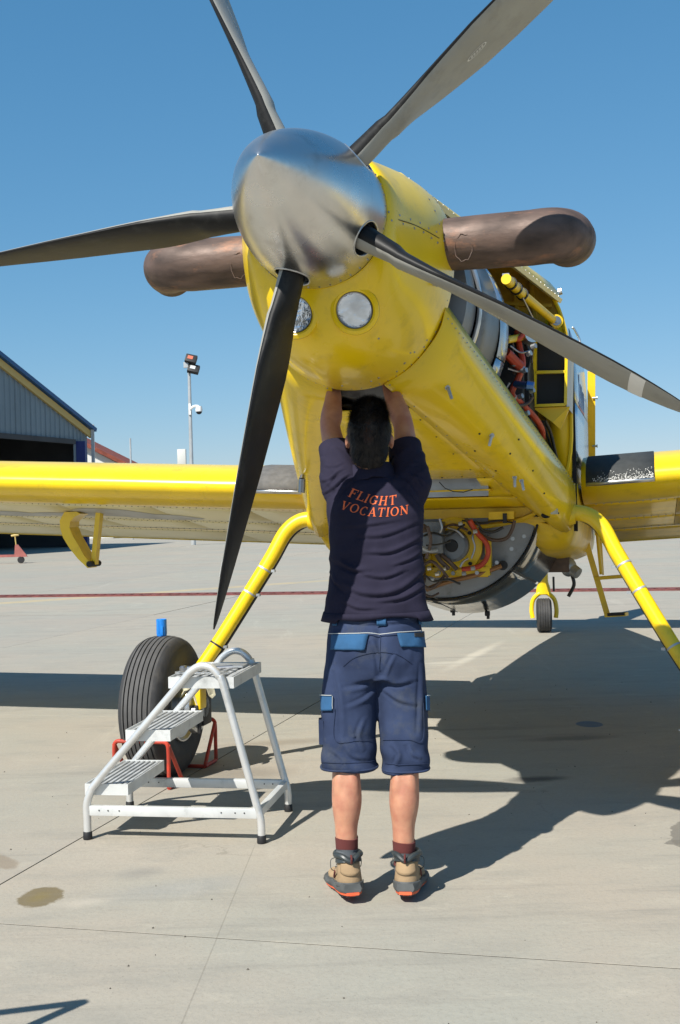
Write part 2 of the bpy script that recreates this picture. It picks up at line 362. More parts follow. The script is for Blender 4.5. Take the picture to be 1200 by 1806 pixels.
    oi = N.new('ShaderNodeObjectInfo'); c = mix(rng(oi.outputs['Random'], 0, 1, 0, .30), c, (.27, .26, .235))
    c = mix(rng(ns(1.1, 10, .75, (.35, 3.2, 1), (2, 5, 0)), .52, .70, 0, .6), c, (.21, .20, .175))      # long dark tyre scuffs
    c = mix(rng(ns(.8, 9, .7, (3.0, .4, 1), (9, 1, 0)), .57, .74, 0, .45), c, (.43, .40, .335))
    j3 = math_('ABSOLUTE', math_('SUBTRACT', math_('SUBTRACT', X, math_('MULTIPLY', Y, .0445)), -.611), 0)
    c = mix(math_('MULTIPLY', math_('MULTIPLY', rng(j3, .0034, .0014, 0, .32), rng(Y, 5.1, 4.85)), rng(ns(14, 4), .3, .5, .5, 1)), c, (.12, .105, .085))
    # faint ochre taxi line painted across the apron
    yl = math_('ABSOLUTE', math_('SUBTRACT', math_('SUBTRACT', Y, math_('MULTIPLY', X, .78)), 24.0), 0)
    c = mix(math_('MULTIPLY', math_('MULTIPLY', rng(yl, .34, .22, 0, .7), rng(X, 3.0, -2.0)), rng(ns(3, 6, .7), .3, .6, .3, 1)), c, (.46, .36, .20))
    L.new(c, b.inputs['Base Color'])
    bp = N.new('ShaderNodeBump'); bp.inputs['Distance'].default_value = .0025; bp.inputs['Strength'].default_value = .8
    L.new(math_('ADD', ns(45, 6, .65), math_('MULTIPLY', ns(3, 4), 2.0)), bp.inputs['Height']); L.new(bp.outputs[0], b.inputs['Normal'])
    return m
M['concrete'] = concrete()
M['joint'] = mat('joint_filler', (.085, .076, .062), .95, vary=.4, vscale=10)

# ---------------------------------------------------------------- ground
g = MB(); GZ = -.014
g.add([(-900, -300, GZ), (900, -300, GZ), (900, 1500, GZ), (-900, 1500, GZ)], [(0, 1, 2, 3)])
ground = structure('ground', g, M['concrete'], smooth=0)
jb = MB(); jb.add([(-40, -10, -.010), (40, -10, -.010), (40, 60, -.010), (-40, 60, -.010)], [(0, 1, 2, 3)])
structure('joint_bed', jb, M['joint'], ground, smooth=0)
polys = [([(-40, -10), (40, -10), (40, 60), (-40, 60)], 0)]
def clip(poly, a, b, c_):           # keep a*x+b*y<=c
    o = []
    for i in range(len(poly)):
        p, q = poly[i], poly[(i + 1) % len(poly)]
        dp = a * p[0] + b * p[1] - c_; dq = a * q[0] + b * q[1] - c_
        if dp <= 0: o.append(p)
        if dp * dq < 0:
            t = dp / (dp - dq); o.append((p[0] + (q[0] - p[0]) * t, p[1] + (q[1] - p[1]) * t))
    return o
def area(p): return abs(sum(p[i][0] * p[(i + 1) % len(p)][1] - p[(i + 1) % len(p)][0] * p[i][1] for i in range(len(p)))) / 2
def split(polys, a, b, c_, cond=lambda x, y: True, g=.0034):
    o = []
    for p in polys:
        cx = sum(q[0] for q in p) / len(p); cy = sum(q[1] for q in p) / len(p)
        L_ = math.hypot(a, b)
        if not cond(cx, cy): o.append(p); continue
        for r_ in (clip(p, a, b, c_ - g * L_), clip(p, -a, -b, -c_ - g * L_)):
            if len(r_) > 2 and area(r_) > .05: o.append(r_)
    return o
ps = [polys[0][0]]
for k in range(-3, 14):                               # cross joints:  y + .175 x = c
    ps = split(ps, .25, 1, 3.785 + 4.06 * k, g=.0014)
for k in range(-6, 7):                                # long joints parallel to the parked aeroplane
    ps = split(ps, 1, -.2723, -1.326 - .2723 * 4.519 + 4.6 * k, cond=lambda x, y: True)
for i, p in enumerate(ps):
    z = random.uniform(-.0015, .0015) - .0015; bx = MB(); n = len(p)
    cx = sum(q[0] for q in p) / n; cy = sum(q[1] for q in p) / n
    top = []
    for q in p:
        d = math.hypot(q[0] - cx, q[1] - cy); k = 1 - .0012 / d; top.append((cx + (q[0] - cx) * k, cy + (q[1] - cy) * k, z))
    vs = [(q[0], q[1], z - .0102 + .001) for q in p] + [(q[0], q[1], z - .0010) for q in p] + top
    fs = [tuple(range(2 * n, 3 * n))]
    for a in range(n):
        b_ = (a + 1) % n; fs += [(a, b_, b_ + n, a + n), (a + n, b_ + n, b_ + 2 * n, a + 2 * n)]
    bx.add(vs, fs); bx.m = [0] + [1, 0] * n; bx.build('concrete_slab', [M['concrete'], M['joint']], ground, smooth=0)
# trench drain with a red steel grate, straight across the apron
dr = MB(); x0, x1, y0, y1 = -16, 16, -.16, .16
for yy in (y0, y1): dr.box((0, yy, .012), (x1 - x0, .05, .03))
dr.box((0, (y0 + y1) / 2, .001), (x1 - x0, .3, .006), 1)
drain = dr.build('drain_channel', [M['drainred'], M['dark']], None, kind='structure', label='long trench drain with an oxide red steel grate crossing the apron', smooth=0)
gb = MB(); x = x0
while x < x1:
    gb.add([(x, y0 + .02, .018), (x + .10, y0 + .02, .018), (x + .18, y1 - .02, .018), (x + .08, y1 - .02, .018)], [(0, 1, 2, 3)]); x += .17
gb.build('grate_bars', M['drainred'], drain, smooth=0, kind='stuff')
drain.location = (0, 19.96, 0); drain.rotation_euler = (0, 0, -math.atan(.207))

# ---------------------------------------------------------------- background
def cladding(parent, name, base, along, up, width, h0, h1, mat_, pitch=.28, depth=.04, nrm=None):
    """one ribbed sheet from base, width along, height h0..h1 (list of z0 and z1 at both sides)"""
    a = Vector(along); n_ = nrm; mb = MB(); N_ = max(1, int(width / pitch)); prof = []
    for i in range(N_):
        for u, d in ((0, 0), (.55, 0), (.65, 1), (.9, 1)): prof.append(((i + u) * width / N_, d * depth))
    prof.append((width, 0)); vs = []
    for u, d in prof:
        t = u / width; p = Vector(base) + a * u + n_ * d
        vs += [(p.x, p.y, lerp(h0[0], h0[1], t)), (p.x, p.y, lerp(h1[0], h1[1], t))]
    fs = [(2 * i, 2 * i + 2, 2 * i + 3, 2 * i + 1) for i in range(len(prof) - 1)]
    mb.add(vs, fs); return mb.build(name, mat_, parent, smooth=0, recalc=False)
Cx, Cy = -11.80, 56.0
wv = Vector((-.336, -.942, 0)).normalized(); nv = Vector((.942, -.336, 0)).normalized()
hangar = empty('hangar', (0, 0, 0), label='blue grey corrugated hangar with blue roof edge and wide dark doorway, far left', category='hangar')
EV, SL, HALF = 5.58, .372, 14.0
door0, door1, DH = 1.2, 27.0, 4.86
u = 0.0
while u < 2 * HALF - .01:
    w_ = min(1.12, 2 * HALF - u)
    def top(t): return EV + SL * (HALF - abs(t - HALF)) - .1
    z0 = DH if (u + .01 >= door0 and u + w_ <= door1 + .5) else 0
    if u < .01: w_ = door0
    zz = (0, 0) if u < .01 else (z0, z0)
    p = Vector((Cx, Cy, 0)) + wv * u
    cladding(hangar, 'wall_panel', p, wv, None, w_ - .012, zz, (top(u), top(u + w_)), M['clad'], nrm=nv)
    u += w_
def hb(a, b, w_, h_, name, m_):
    mb = MB(); mb.bar(a, b, w_, h_); return mb.build(name, m_, hangar, smooth=0)
def hp(t, z, o=0): p = Vector((Cx, Cy, 0)) + wv * t + nv * o; return (p.x, p.y, z)
hb(hp(-.35, EV - .1, .18), hp(HALF, EV + SL * HALF + .08, .18), .3, .17, 'roof_edge', M['edgeblue'])
hb(hp(HALF, EV + SL * HALF + .08, .18), hp(2 * HALF + .3, EV - .1, .18), .3, .17, 'roof_edge', M['edgeblue'])
hb(hp(-.2, EV - .34, .10), hp(HALF, EV + SL * HALF - .16, .10), .12, .30, 'verge_trim', M['edgeyel'])
hb(hp(HALF, EV + SL * HALF - .16, .10), hp(2 * HALF, EV - .34, .10), .12, .30, 'verge_trim', M['edgeyel'])
hb(hp(door0, DH, .05), hp(door1, DH, .05), .2, .22, 'door_header', M['hangdark'])
hb(hp(.75, 0, .1), hp(.75, 4.9, .1), .5, .35, 'door_column', M['colblue'])
hb(hp(-.15, 0, .22), hp(-.15, EV + .15, .22), .14, .14, 'downpipe', M['galv'])
bk = MB(); dp = 24
for t0, t1 in ((0, HALF), (HALF, 2 * HALF)):       # roof slabs
    a, b_ = Vector(hp(t0, top(t0) + .1, .1)), Vector(hp(t1, top(t1) + .1, .1)); e = -nv * dp
    bk.prism([a, b_, b_ + e, a + e], (0, 0, .12))
bk.build('roof', M['clad'], hangar, smooth=0)
iw = MB()
a, b_ = Vector(hp(0, 0, 0)), Vector(hp(2 * HALF, 0, 0)); e = -nv * dp
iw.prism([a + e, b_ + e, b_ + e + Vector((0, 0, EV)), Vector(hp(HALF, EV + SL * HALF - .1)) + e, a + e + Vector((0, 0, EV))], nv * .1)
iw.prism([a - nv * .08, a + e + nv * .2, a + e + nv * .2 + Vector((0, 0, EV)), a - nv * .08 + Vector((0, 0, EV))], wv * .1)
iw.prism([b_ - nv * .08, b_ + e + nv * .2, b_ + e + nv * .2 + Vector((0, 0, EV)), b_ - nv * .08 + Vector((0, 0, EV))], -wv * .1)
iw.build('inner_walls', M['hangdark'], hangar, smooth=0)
for t in (4.5, 9, 13.5, 18, 22.5):
    hb(Vector(hp(t, .1, -6)), Vector(hp(t, 4.4, -6)), .25, .25, 'frame_post', M['clad'])
hb(Vector(hp(1.2, 3.1, -5.9)), Vector(hp(26, 3.1, -5.9)), .2, .2, 'frame_beam', M['galv'])

shed = empty('low_building', (0, 0, 0), label='small white building with a rust red sloping roof beside the hangar', category='building')
sb = MB(); sx, sy = -16.9, 76.0
sb.prism([(sx - 1.5, sy, 0), (sx + 2.4, sy, 0), (sx + 3.2, sy, 4.55), (sx + .2, sy, 6.2), (sx - 1.5, sy, 7.1)], (0, 7, 0)); sb.build('wall', M['offwhite'], shed, smooth=0)
rb = MB(); rb.bar((sx - 1.5, sy + 3.3, 7.25), (sx + 3.7, sy + 3.3, 4.5), 7.6, .24); rb.build('roof', M['brickred'], shed, smooth=0)
rb = MB(); rb.bar((sx - 1.6, sy - .55, 7.25), (sx + .3, sy - .55, 6.2), .1, .34); rb.build('blue_verge', M['edgeblue'], shed, smooth=0)

D_ = 54.0
CAMROT = cam.matrix_world.to_3x3()
def bgp(x, y, D):
    d = CAMROT @ Vector(((x - 600) / FPX, (903 - y) / FPX, -1)); return (d.x * D / d.y, D, CAM_H + d.z * D / d.y)
lp = empty('floodlight_pole', (bgp(338, 818, D_)[0], D_, 0), label='tall thin pole with floodlights and a white dome camera', category='light pole')
ztop = bgp(338, 650, D_)[2]
def lpart(name, fn, m_, sm=35):
    mb = MB(); fn(mb); return mb.build(name, m_, lp, smooth=sm)
lpart('pole', lambda b: b.tube([(0, 0, 0), (0, 0, 4), (0, 0, ztop + .2)], [.11, .09, .07], 10), M['galv'])
lpart('junction_box', lambda b: b.box((-.42, -.05, bgp(338, 806, D_)[2]), (.38, .3, .72), bev=.02), M['offwhite'])
zc = bgp(338, 722, D_)[2]
lpart('camera_bracket', lambda b: (b.box((0, -.1, zc), (.10, .1, .5)), b.tube(smoothpath([(0, -.12, zc - .02), (.2, -.15, zc + .12), (.40, -.15, zc + .12)], 4), .06, 8)), M['white'])
lpart('dome_camera', lambda b: b.lathe([(.05, .25), (.13, .24), (.16, .1), (.155, 0)], 14, Matrix.Translation((.42, -.15, zc - .12))), M['white'])
lpart('camera_dome_glass', lambda b: b.sphere((.42, -.15, zc - .13), (.135, .135, .12)), M['black'])
zf = bgp(338, 646, D_)[2]
for dx, dz, rx in ((.12, .30, .25), (.22, -.15, .15)):
    hd = MB(); Mx = Matrix.Translation((dx, -.15, zf + dz)) @ Matrix.Rotation(R(14), 4, 'Y') @ Matrix.Rotation(R(-28), 4, 'X')
    hd.box((0, 0, 0), (.52, .22, .40), 0, Mx, bev=.03); hd.box((-.04, -.115, .02), (.24, .012, .17), 1, Mx)
    hd.build('floodlight', [M['black'], M['lampred'] if dz > 0 else M['galv']], lp)
lpart('bracket', lambda b: (b.bar((0, 0, zf - .25), (.1, -.1, zf + .3), .06, .06), b.box((-.12, -.1, zf + .05), (.2, .2, .25))), M['galv'], 0)
am = MB(); ax, ay, az = bgp(230, 773, 70); am.tube([(ax, 70, 0), (ax, 70, az)], [.07, .05], 8)
am.build('mast', M['galv'], None, label='thin bare mast between the hangar and the floodlight pole', category='mast')

# red ground trolley far left, under the wing
tr = empty('ground_trolley', (-10.05, 37.0, 0), label='faded red tow trolley with small wheels standing by the hangar', category='trolley')
def tp(name, fn, m_):
    mb = MB(); fn(mb); return mb.build(name, m_, tr)
tp('frame', lambda b: (b.bar((-3.4, 0, .47), (.1, 0, .47), .09, .14), b.bar((-3.4, .9, .47), (.1, .9, .47), .09, .12), b.bar((0, 0, .47), (0, .9, .47), .08, .12)), M['trolley'])
tp('hitch_gusset', lambda b: b.prism([(-.18, -.06, .40), (.62, -.06, .40), (.55, -.06, .55), (.05, -.06, 1.18), (-.12, -.06, 1.15)], (0, .12, 0)), M['trolley'])
tp('jack_handle', lambda b: (b.tube([(-.05, 0, 1.0), (-.12, 0, 1.75)], .04, 8), b.tube([(-.35, 0, 1.72), (.12, 0, 1.78)], .07, 8)), M['edgeyel'])
for xx, yy in ((.22, 0), (-3.1, 0), (-3.1, .9)):
    w_ = MB(); Mx = Matrix.Translation((xx, yy, .22)) @ Matrix.Rotation(R(25), 4, 'Z') @ Matrix.Rotation(R(90), 4, 'X')
    w_.lathe([(.08, -.06), (.2, -.06), (.22, -.03), (.22, .03), (.2, .06), (.08, .06)], 18, Mx); w_.build('wheel', M['rubber'], tr)

tr.scale = (.5, .5, .5)
# ================================================================ AEROPLANE
TH = .2541; E_ = .047; HX, HD, HZ = -.0852, 3.988, 2.415; WARP = True
plane = empty('airplane', (HX, HD, 0), -TH, label='yellow agricultural aeroplane with five bladed propeller, polished spinner and open engine bay', category='airplane')
PM = Matrix.Translation((HX, HD, 0)) @ Matrix.Rotation(-TH, 4, 'Z'); PMI = PM.inverted()
def ray(x, y):                         # ray through a pixel of the 1200x1806 photo, in aeroplane coordinates
    d = CAMROT @ Vector(((x - 600) / FPX, (903 - y) / FPX, -1)); o = PMI @ Vector((0, 0, CAM_H)); d = PMI.to_3x3() @ d
    if WARP: o2 = unwarp(o); d = unwarp(o + d) - o2; o = o2
    return o, d.normalized()
def hit(x, y, bvh):
    o, d = ray(x, y); return bvh.ray_cast(o, d)
def atS(x, y, s):
    o, d = ray(x, y); t = (s - o.y) / d.y; return o + d * t
def N_(l, s, v): return (l, s * math.cos(E_) + v * math.sin(E_), HZ - s * math.sin(E_) + v * math.cos(E_))
def thick(ob, t, off=-1):
    m = ob.modifiers.new('t', 'SOLIDIFY'); m.thickness = t; m.offset = off; me = evaluated(ob); ob.modifiers.clear(); ob.data = me; return ob
def rivets(name, pts_n, parent, m_, r=.004, h=.0022):
    mb = MB()
    for p, n in pts_n:
        n = Vector(n).normalized(); u = n.orthogonal().normalized(); w = n.cross(u); p = Vector(p)
        vs = [p + (u * math.cos(a) + w * math.sin(a)) * r - n * .0015 for a in (0, 1.05, 2.09, 3.14, 4.19, 5.24)] + [p + (u * math.cos(a) + w * math.sin(a)) * r * .55 + n * h for a in (0, 1.05, 2.09, 3.14, 4.19, 5.24)]
        mb.add(vs, [(6, 7, 8, 9, 10, 11)] + [(i, (i + 1) % 6, (i + 1) % 6 + 6, i + 6) for i in range(6)])
    return mb.build(name, m_, parent, smooth=0, recalc=False, kind='stuff')

# ---- propeller
NF = Matrix(((1, 0, 0, 0), (0, math.cos(E_), math.sin(E_), 0), (0, -math.sin(E_), math.cos(E_), HZ), (0, 0, 0, 1)))   # (l, s, v) -> local
SPL, SPB = .4485, .105
def spR(s):
    t = max(0, min(1, (s + SPL) / (SPL + .10)))
    return .247 * math.sin(math.pi / 2 * t ** .80) ** .97
prof = []
for i in range(41):
    t = (i / 40) ** 1.7; s_ = -SPL + (SPL + SPB) * t; prof.append((max(spR(s_), .0008), s_))
prof.append((.238, SPB + .003))
inner = [(max(r_ - .008, .0008), min(s_ + .006, SPB - .002 + .00004 * i)) for i, (r_, s_) in enumerate(prof)]
LT = NF @ Matrix.Rotation(R(-90), 4, 'X')       # lathe axis Z -> +s
mb = MB(); mb.lathe(prof + list(reversed(inner[1:-1])) , 96, LT @ Matrix.Identity(4))
spinner = mb.build('spinner', [M['chrome'], M['alu_dull']], plane)
PH = .236; TAU5 = 2 * math.pi / 5
def bframe(k):
    a = PH + k * TAU5
    return Vector((-math.sin(a), 0, -math.cos(a))), Vector((-math.cos(a), 0, math.sin(a))), Vector((0, 1, 0))
HR = .060
cuts = []
for k in range(5):
    rd, td, ad = bframe(k); c_ = MB()
    rings = []
    for q in (.12, .40): rings.append([tuple(NF @ (rd * q + td * (HR * math.cos(2 * math.pi * j / 40)) + ad * (HR * 1.08 * math.sin(2 * math.pi * j / 40) + .004))) for j in range(40)])
    c_.loft(rings); cuts.append(c_.build('cut', [], None, smooth=0))
    cuts[-1].matrix_world = PM
boolean(spinner, cuts)
for k in range(5):                              # rolled lip round each blade hole
    rd, td, ad = bframe(k); pts = []
    for j in range(33):
        a = 2 * math.pi * j / 32; t_ = HR * math.cos(a); s_ = HR * 1.08 * math.sin(a) + .004
        pts.append(NF @ (rd * (math.sqrt(spR(s_) ** 2 - t_ * t_) - .001) + td * t_ + ad * s_))
    mb = MB(); mb.tube(pts, .0035, 6, caps=(False, False)); mb.build('blade_hole_lip', M['alu'], spinner)
fast = []
for i in range(40):
    a = 2 * math.pi * i / 40 + .05
    if min(abs(((a - (math.pi * 1.5 - PH - k * TAU5)) + math.pi) % (2 * math.pi) - math.pi) for k in range(5)) < 0: continue
    p = Vector((math.cos(a) * .2472, .088, math.sin(a) * .2472)); fast.append((NF @ p, NF.to_3x3() @ Vector((math.cos(a), 0, math.sin(a)))))
rivets('spinner_screws', fast, spinner, M['steel'], .0045, .003)
mb = MB(); mb.lathe([(.10, -.12), (.13, -.10), (.13, .10), (.10, .12)], 32, LT); mb.build('propeller_hub', M['dark'], plane)

def smooth_tab(f): return lambda r: sum(f(r + d) * w for d, w in ((-.05, .15), (-.025, .22), (0, .26), (.025, .22), (.05, .15))) if r < 1.2 else f(r)
def bl_c_(r): return interp(r, [(.10, .086), (.20, .088), (.27, .112), (.38, .165), (.55, .232), (.75, .258), (.95, .250), (1.12, .222), (1.24, .180), (1.33, .130), (1.39, .085), (1.42, .05), (1.435, .016)])
def bl_t_(r): return interp(r, [(.10, .086), (.20, .086), (.27, .080), (.38, .062), (.55, .042), (.80, .029), (1.05, .021), (1.3, .014), (1.435, .006)])
def interp(x, tab):
    if x <= tab[0][0]: return tab[0][1]
    for (a, b_), (c_, d) in zip(tab, tab[1:]):
        if x <= c_: t = (x - a) / (c_ - a); t = t * t * (3 - 2 * t) if False else t; return b_ + (d - b_) * t
    return tab[-1][1]
def bl_b_(r): return R(interp(r, [(.1, -9), (.35, -8), (.55, -3), (.75, 3), (.95, 6), (1.15, 9.5), (1.435, 12)]))
bl_c, bl_t, bl_b = smooth_tab(bl_c_), smooth_tab(bl_t_), smooth_tab(bl_b_)
def bladept(rd, td, ad, r, u, side, off=0):
    """u 0..1 along the chord from the leading edge, side +1 / -1"""
    c_ = bl_c(r); t_ = bl_t(r); be = bl_b(r)
    ch = ad * math.cos(be) + td * math.sin(be); nn = td * math.cos(be) - ad * math.sin(be)
    rnd = max(0, min(1, (r - .18) / .34)); rnd = rnd * rnd * (3 - 2 * rnd)
    y_r = math.sqrt(max(0, .25 - (u - .5) ** 2)) * t_
    y_a = t_ * (1.4845 * math.sqrt(u) - .63 * u - 1.758 * u * u + 1.4215 * u ** 3 - .5075 * u ** 4) * 1.0
    y = lerp(y_r, y_a, rnd) * (1.25 if side > 0 and rnd > .5 else (.75 if rnd > .5 else 1))
    sweep = -.012 * max(0, (r - .9)) ** 2
    return NF @ (rd * r * 1.009 + ch * ((u - lerp(.5, .42, rnd)) * c_ + sweep) + nn * side * (y + off))
NS = 14
def make_blade(k):
    rd, td, ad = bframe(k); rs = [.10, .15, .20, .225, .25, .275, .30, .325, .35, .38, .42, .46, .50, .56, .64, .76, .90, 1.03, 1.14, 1.22, 1.28, 1.34, 1.375, 1.40, 1.417, 1.428, 1.435]
    us = [(1 - math.cos(math.pi * i / NS)) / 2 for i in range(NS + 1)]
    mb = MB(); rings = []
    for r_ in rs:
        q = [bladept(rd, td, ad, r_, u, 1) for u in us] + [bladept(rd, td, ad, r_, u, -1) for u in reversed(us[1:-1])]
        rings.append([tuple(p) for p in q])
    n = len(rings[0]); vs = [p for q in rings for p in q]; fs = []; ms = []
    for i in range(len(rs) - 1):
        for j in range(n):
            k2 = (j + 1) % n; fs.append((i * n + j, i * n + k2, (i + 1) * n + k2, (i + 1) * n + j))
            grey = j < NS
            if rs[i] < .20: ms.append(2)
            else: ms.append(0 if grey and j >= 1 else 1)
    mb.v = vs; mb.f = fs; mb.m = ms
    mb.add(rings[-1], [tuple(range(n))], 1)
    b = mb.build('propeller_blade', [M['bladegrey'], M['bladeblack'], M['blademetal']], plane, smooth=50)
    # white tip band on the grey side
    bd = MB(); g_ = []
    for r_ in (1.205, 1.225, 1.255): g_.append([tuple(bladept(rd, td, ad, r_, u, 1, .0012)) for u in [(1 - math.cos(math.pi * i / 12)) / 2 for i in range(1, 13)]])
    bd.loft(g_, closed=False, caps=(False, False)); bd.build('tip_band', M['white'], b, recalc=False)
    ov = MB(); pts = []
    for j in range(25):
        a = 2 * math.pi * j / 24; pts.append(bladept(rd, td, ad, .735 + .042 * math.cos(a), .47 + .062 * math.sin(a), 1, .0014))
    for j in range(24):
        a, b2 = pts[j], pts[j + 1]; c0 = bladept(rd, td, ad, .735, .47, 1, .0014)
        ov.add([a, b2, b2.lerp(c0, .12), a.lerp(c0, .12)], [(0, 1, 2, 3)])
    for rr in (-.018, 0, .018):       # the little lines of print inside the oval
        for w_ in range(5):
            q = .735 - .026 + w_ * .0115
            ov.add([bladept(rd, td, ad, q + a_, .47 + rr * 1.1 + b_, 1, .0014) for a_, b_ in ((0, -.006), (.008, -.006), (.008, .006), (0, .006))], [(0, 1, 2, 3)])
    ov.build('oval_maker_badge', M['white'], b, smooth=0, recalc=False)
    bt = MB(); pts = [[tuple(NF @ (rd * q + td * (.047 * math.cos(2 * math.pi * j / 24)) + ad * (.047 * math.sin(2 * math.pi * j / 24)))) for j in range(24)] for q in (.10, .185)]
    bt.loft(pts); bt.build('blade_boot', M['black'], b)
    return b
for k in range(5): make_blade(k)

# ---- nose bowl
BC = -.016
secs = [(.107, .250, .250, -.250), (.112, .258, .256, -.285), (.135, .272, .262, -.350), (.18, .288, .268, -.412), (.25, .314, .280, -.462), (.34, .346, .302, -.492), (.45, .377, .328, -.506), (.56, .396, .348, -.510), (.62, .400, .358, -.510)]
def bring(s, w, t, b_, d=0, n=72):
    return [tuple(NF @ Vector(p)) for p in ring(w - d, t - d, abs(b_) - d, BC * min(1, max(0, (s - .1) / .15)), s, 0, n, 2.12)]
mb = MB(); mb.loft([bring(*q) for q in secs] + [bring(*q, d=.006) for q in reversed(secs)], wrap=True)
bowl = mb.build('nose_cowl', [M['yellow'], M['yellow_in']], plane)
vb = bvh_of(bowl.data)
LM = []
cuts = []
for lx, lv in ((.121, -.322), (-.090, -.325)):
    h = vb.ray_cast(NF @ Vector((lx, -.5, lv)), (NF.to_3x3() @ Vector((0, 1, 0))))
    n = h[1].copy();  n = n if n.y < 0 else -n
    n = (n * .55 + Vector((.03, -1, -.05))).normalized()
    q = n.to_track_quat('Z', 'Y').to_matrix().to_4x4(); LMx = Matrix.Translation(h[0]) @ q; LM.append(LMx)
    c_ = MB(); c_.lathe([(.0635, -.09), (.0635, .06)], 48, LMx); o = c_.build('cut', [], None, smooth=0); o.matrix_world = PM; cuts.append(o)
boolean(bowl, cuts)
for LMx in LM:
    mb = MB(); mb.lathe([(.064, -.060), (.080, -.030), (.0855, -.012), (.0825, .001), (.0705, .006), (.0635, .002), (.0605, -.02), (.0605, -.06)], 48, LMx, wrap=True)
    lt = mb.build('landing_light', [M['yellow']], plane)
    mb = MB(); mb.lathe([(.0612, -.022), (.0640, -.004), (.0610, .006), (.0575, .004), (.0575, -.022)], 40, LMx, wrap=True); mb.build('lamp_rim', M['steel'], lt)
    mb = MB(); mb.lathe([(.060, -.012), (.052, -.030), (.038, -.046), (.022, -.056), (.010, -.060), (.001, -.061)], 40, LMx); mb.build('reflector', M['mirror'], lt)
    mb = MB(); mb.tube([LMx @ Vector((0, 0, -.058)), LMx @ Vector((0, 0, -.025))], [.006, .004], 8); mb.build('bulb', M['white'], lt)
    mb = MB(); mb.lathe([(.0595, -.006), (.050, .002), (.030, .007), (.012, .009), (.001, .0093), (.001, .0068), (.012, .0065), (.030, .0045), (.050, -.0005), (.0585, -.008)], 40, LMx); mb.build('lens', M['glass'], lt)
    rivets('bezel_screws', [(LMx @ Vector((.0795 * math.cos(a), .0795 * math.sin(a), .001)), LMx.to_3x3() @ Vector((0, 0, 1))) for a in (.8, 2.37, 3.94, 5.5)], lt, M['black'], .0028, .001)
vb = bvh_of(bowl.data)
# screws and rivets on the nose bowl (rows along the seam by the exhaust and round the aft edge)
rv = []
for row in ([(686, 374), (705, 380), (724, 387), (741, 393), (756, 403), (770, 409)], [(691, 389), (711, 395), (731, 403), (747, 410), (761, 420), (772, 428)], [(757, 352), (767, 372), (775, 395), (783, 425), (789, 455)],
            [(553, 682), (604, 680), (655, 672), (668, 666)], [(636, 521), (668, 597), (776, 625), (782, 600), (753, 600), (748, 612), (714, 640), (724, 622), (731, 621), (713, 641), (700, 655)]):
    for q in row:
        h = hit(*q, vb)
        if h[0]: rv.append((h[0], h[1] if h[1].dot(ray(*q)[1]) < 0 else -h[1]))
rivets('cowl_screws', rv, bowl, M['steel'], .0052, .003)
rv = []
for row in ([(t_, .59) for t_ in range(-160, 200, 5)],):
    for a_, s_ in row:
        q = ring(.392, .365, -.505 if False else .505, BC, s_, 0, 72, 2.12)[int((a_ % 360) / 5)]; n_ = Vector((q[0], -.05, q[2])).normalized()
        o_ = NF @ Vector((q[0] * 1.6, s_, q[2] * 1.6)); d_ = (NF @ Vector((BC, s_, 0)) - o_).normalized(); h = vb.ray_cast(o_, d_)
        if h[0]: rv.append((h[0], -d_))
rivets('edge_screws', rv, bowl, M['steel'], .0040, .0018)
seam = MB(); pts = []
for q in ((681, 382), (705, 388), (730, 396), (752, 407), (775, 420)):
    h = hit(*q, vb)
    if h[0]: pts.append(h[0] - ray(*q)[1] * .0012)
if len(pts) > 2: seam.tube(smoothpath(pts, 4), .0016, 4); seam.build('cowl_seam', M['black'], bowl)
h = hit(765, 498, vb)
if h[0]:
    sc = MB(); sc.tube([h[0], h[0] + h[1] * .012], .013, 10); sc.sphere(tuple(h[0] + h[1] * .014 + Vector((0, 0, -.008))), .008); sc.build('drain_fitting', M['galv'], bowl)

# ---- lower cowl side beams, right and left
F_ = [(.338, 2.205), (.350, 2.160), (.331, 2.097), (.290, 2.034), (.208, 1.950), (.105, 1.890)]
A_ = [(.655, 1.640), (.700, 1.572), (.716, 1.47), (.702, 1.345), (.640, 1.300), (.467, 1.430)]
S0, S1 = .575, 2.12
def beam_pt(i, t, sg):
    k = .985 + .015 * math.cos(t * 6.28)
    x = lerp(F_[i][0], A_[i][0], t) + (.022 * (1 - t) if sg < 0 and i < 5 else 0); z = lerp(F_[i][1], A_[i][1], t)
    bulge = .022 * math.sin(math.pi * t) ** .7 if 2 <= i <= 4 else 0
    return (sg * (x + bulge), lerp(S0, S1, t), z)
def finecurve(t, sg):
    P = smoothpath([beam_pt(i, t, sg) for i in range(1, 6)], 4)
    return [tuple(beam_pt(0, t, sg)), tuple(beam_pt(1, t, sg))] + [tuple(p) for p in P[1:]]
beams = []
for sg in (1, -1):
    mb = MB(); rows = [finecurve(t / 10, sg) for t in range(11)]
    n = len(rows[0]); mb.loft(rows, closed=False, caps=(False, False)); mb.m = [(1 if (i % (n - 1)) == 0 else 0) for i in range(len(mb.f))]
    b = mb.build('lower_cowl', [M['yellow'], M['yelgrime'], M['yellow_in']], plane, recalc=True); thick(b, .006, 0); beams.append(b)
vbm = bvh_of(beams[0].data); vbl = bvh_of(beams[1].data)
rv = []
for q in [(671, 672), (690, 690), (712, 717), (722, 728), (760, 755), (795, 790), (830, 825), (860, 855), (890, 885), (846, 765), (900, 800), (960, 870), (915, 775), (940, 830), (875, 830), (838, 795), (800, 848), (868, 868), (820, 868), (868, 905), (975, 960), (985, 905)]:
    h = hit(*q, vbm)
    if h[0]: rv.append((h[0] - ray(*q)[1] * .002, -ray(*q)[1]))
rivets('cowl_screws', rv, beams[0], M['black'], .0055, .003)
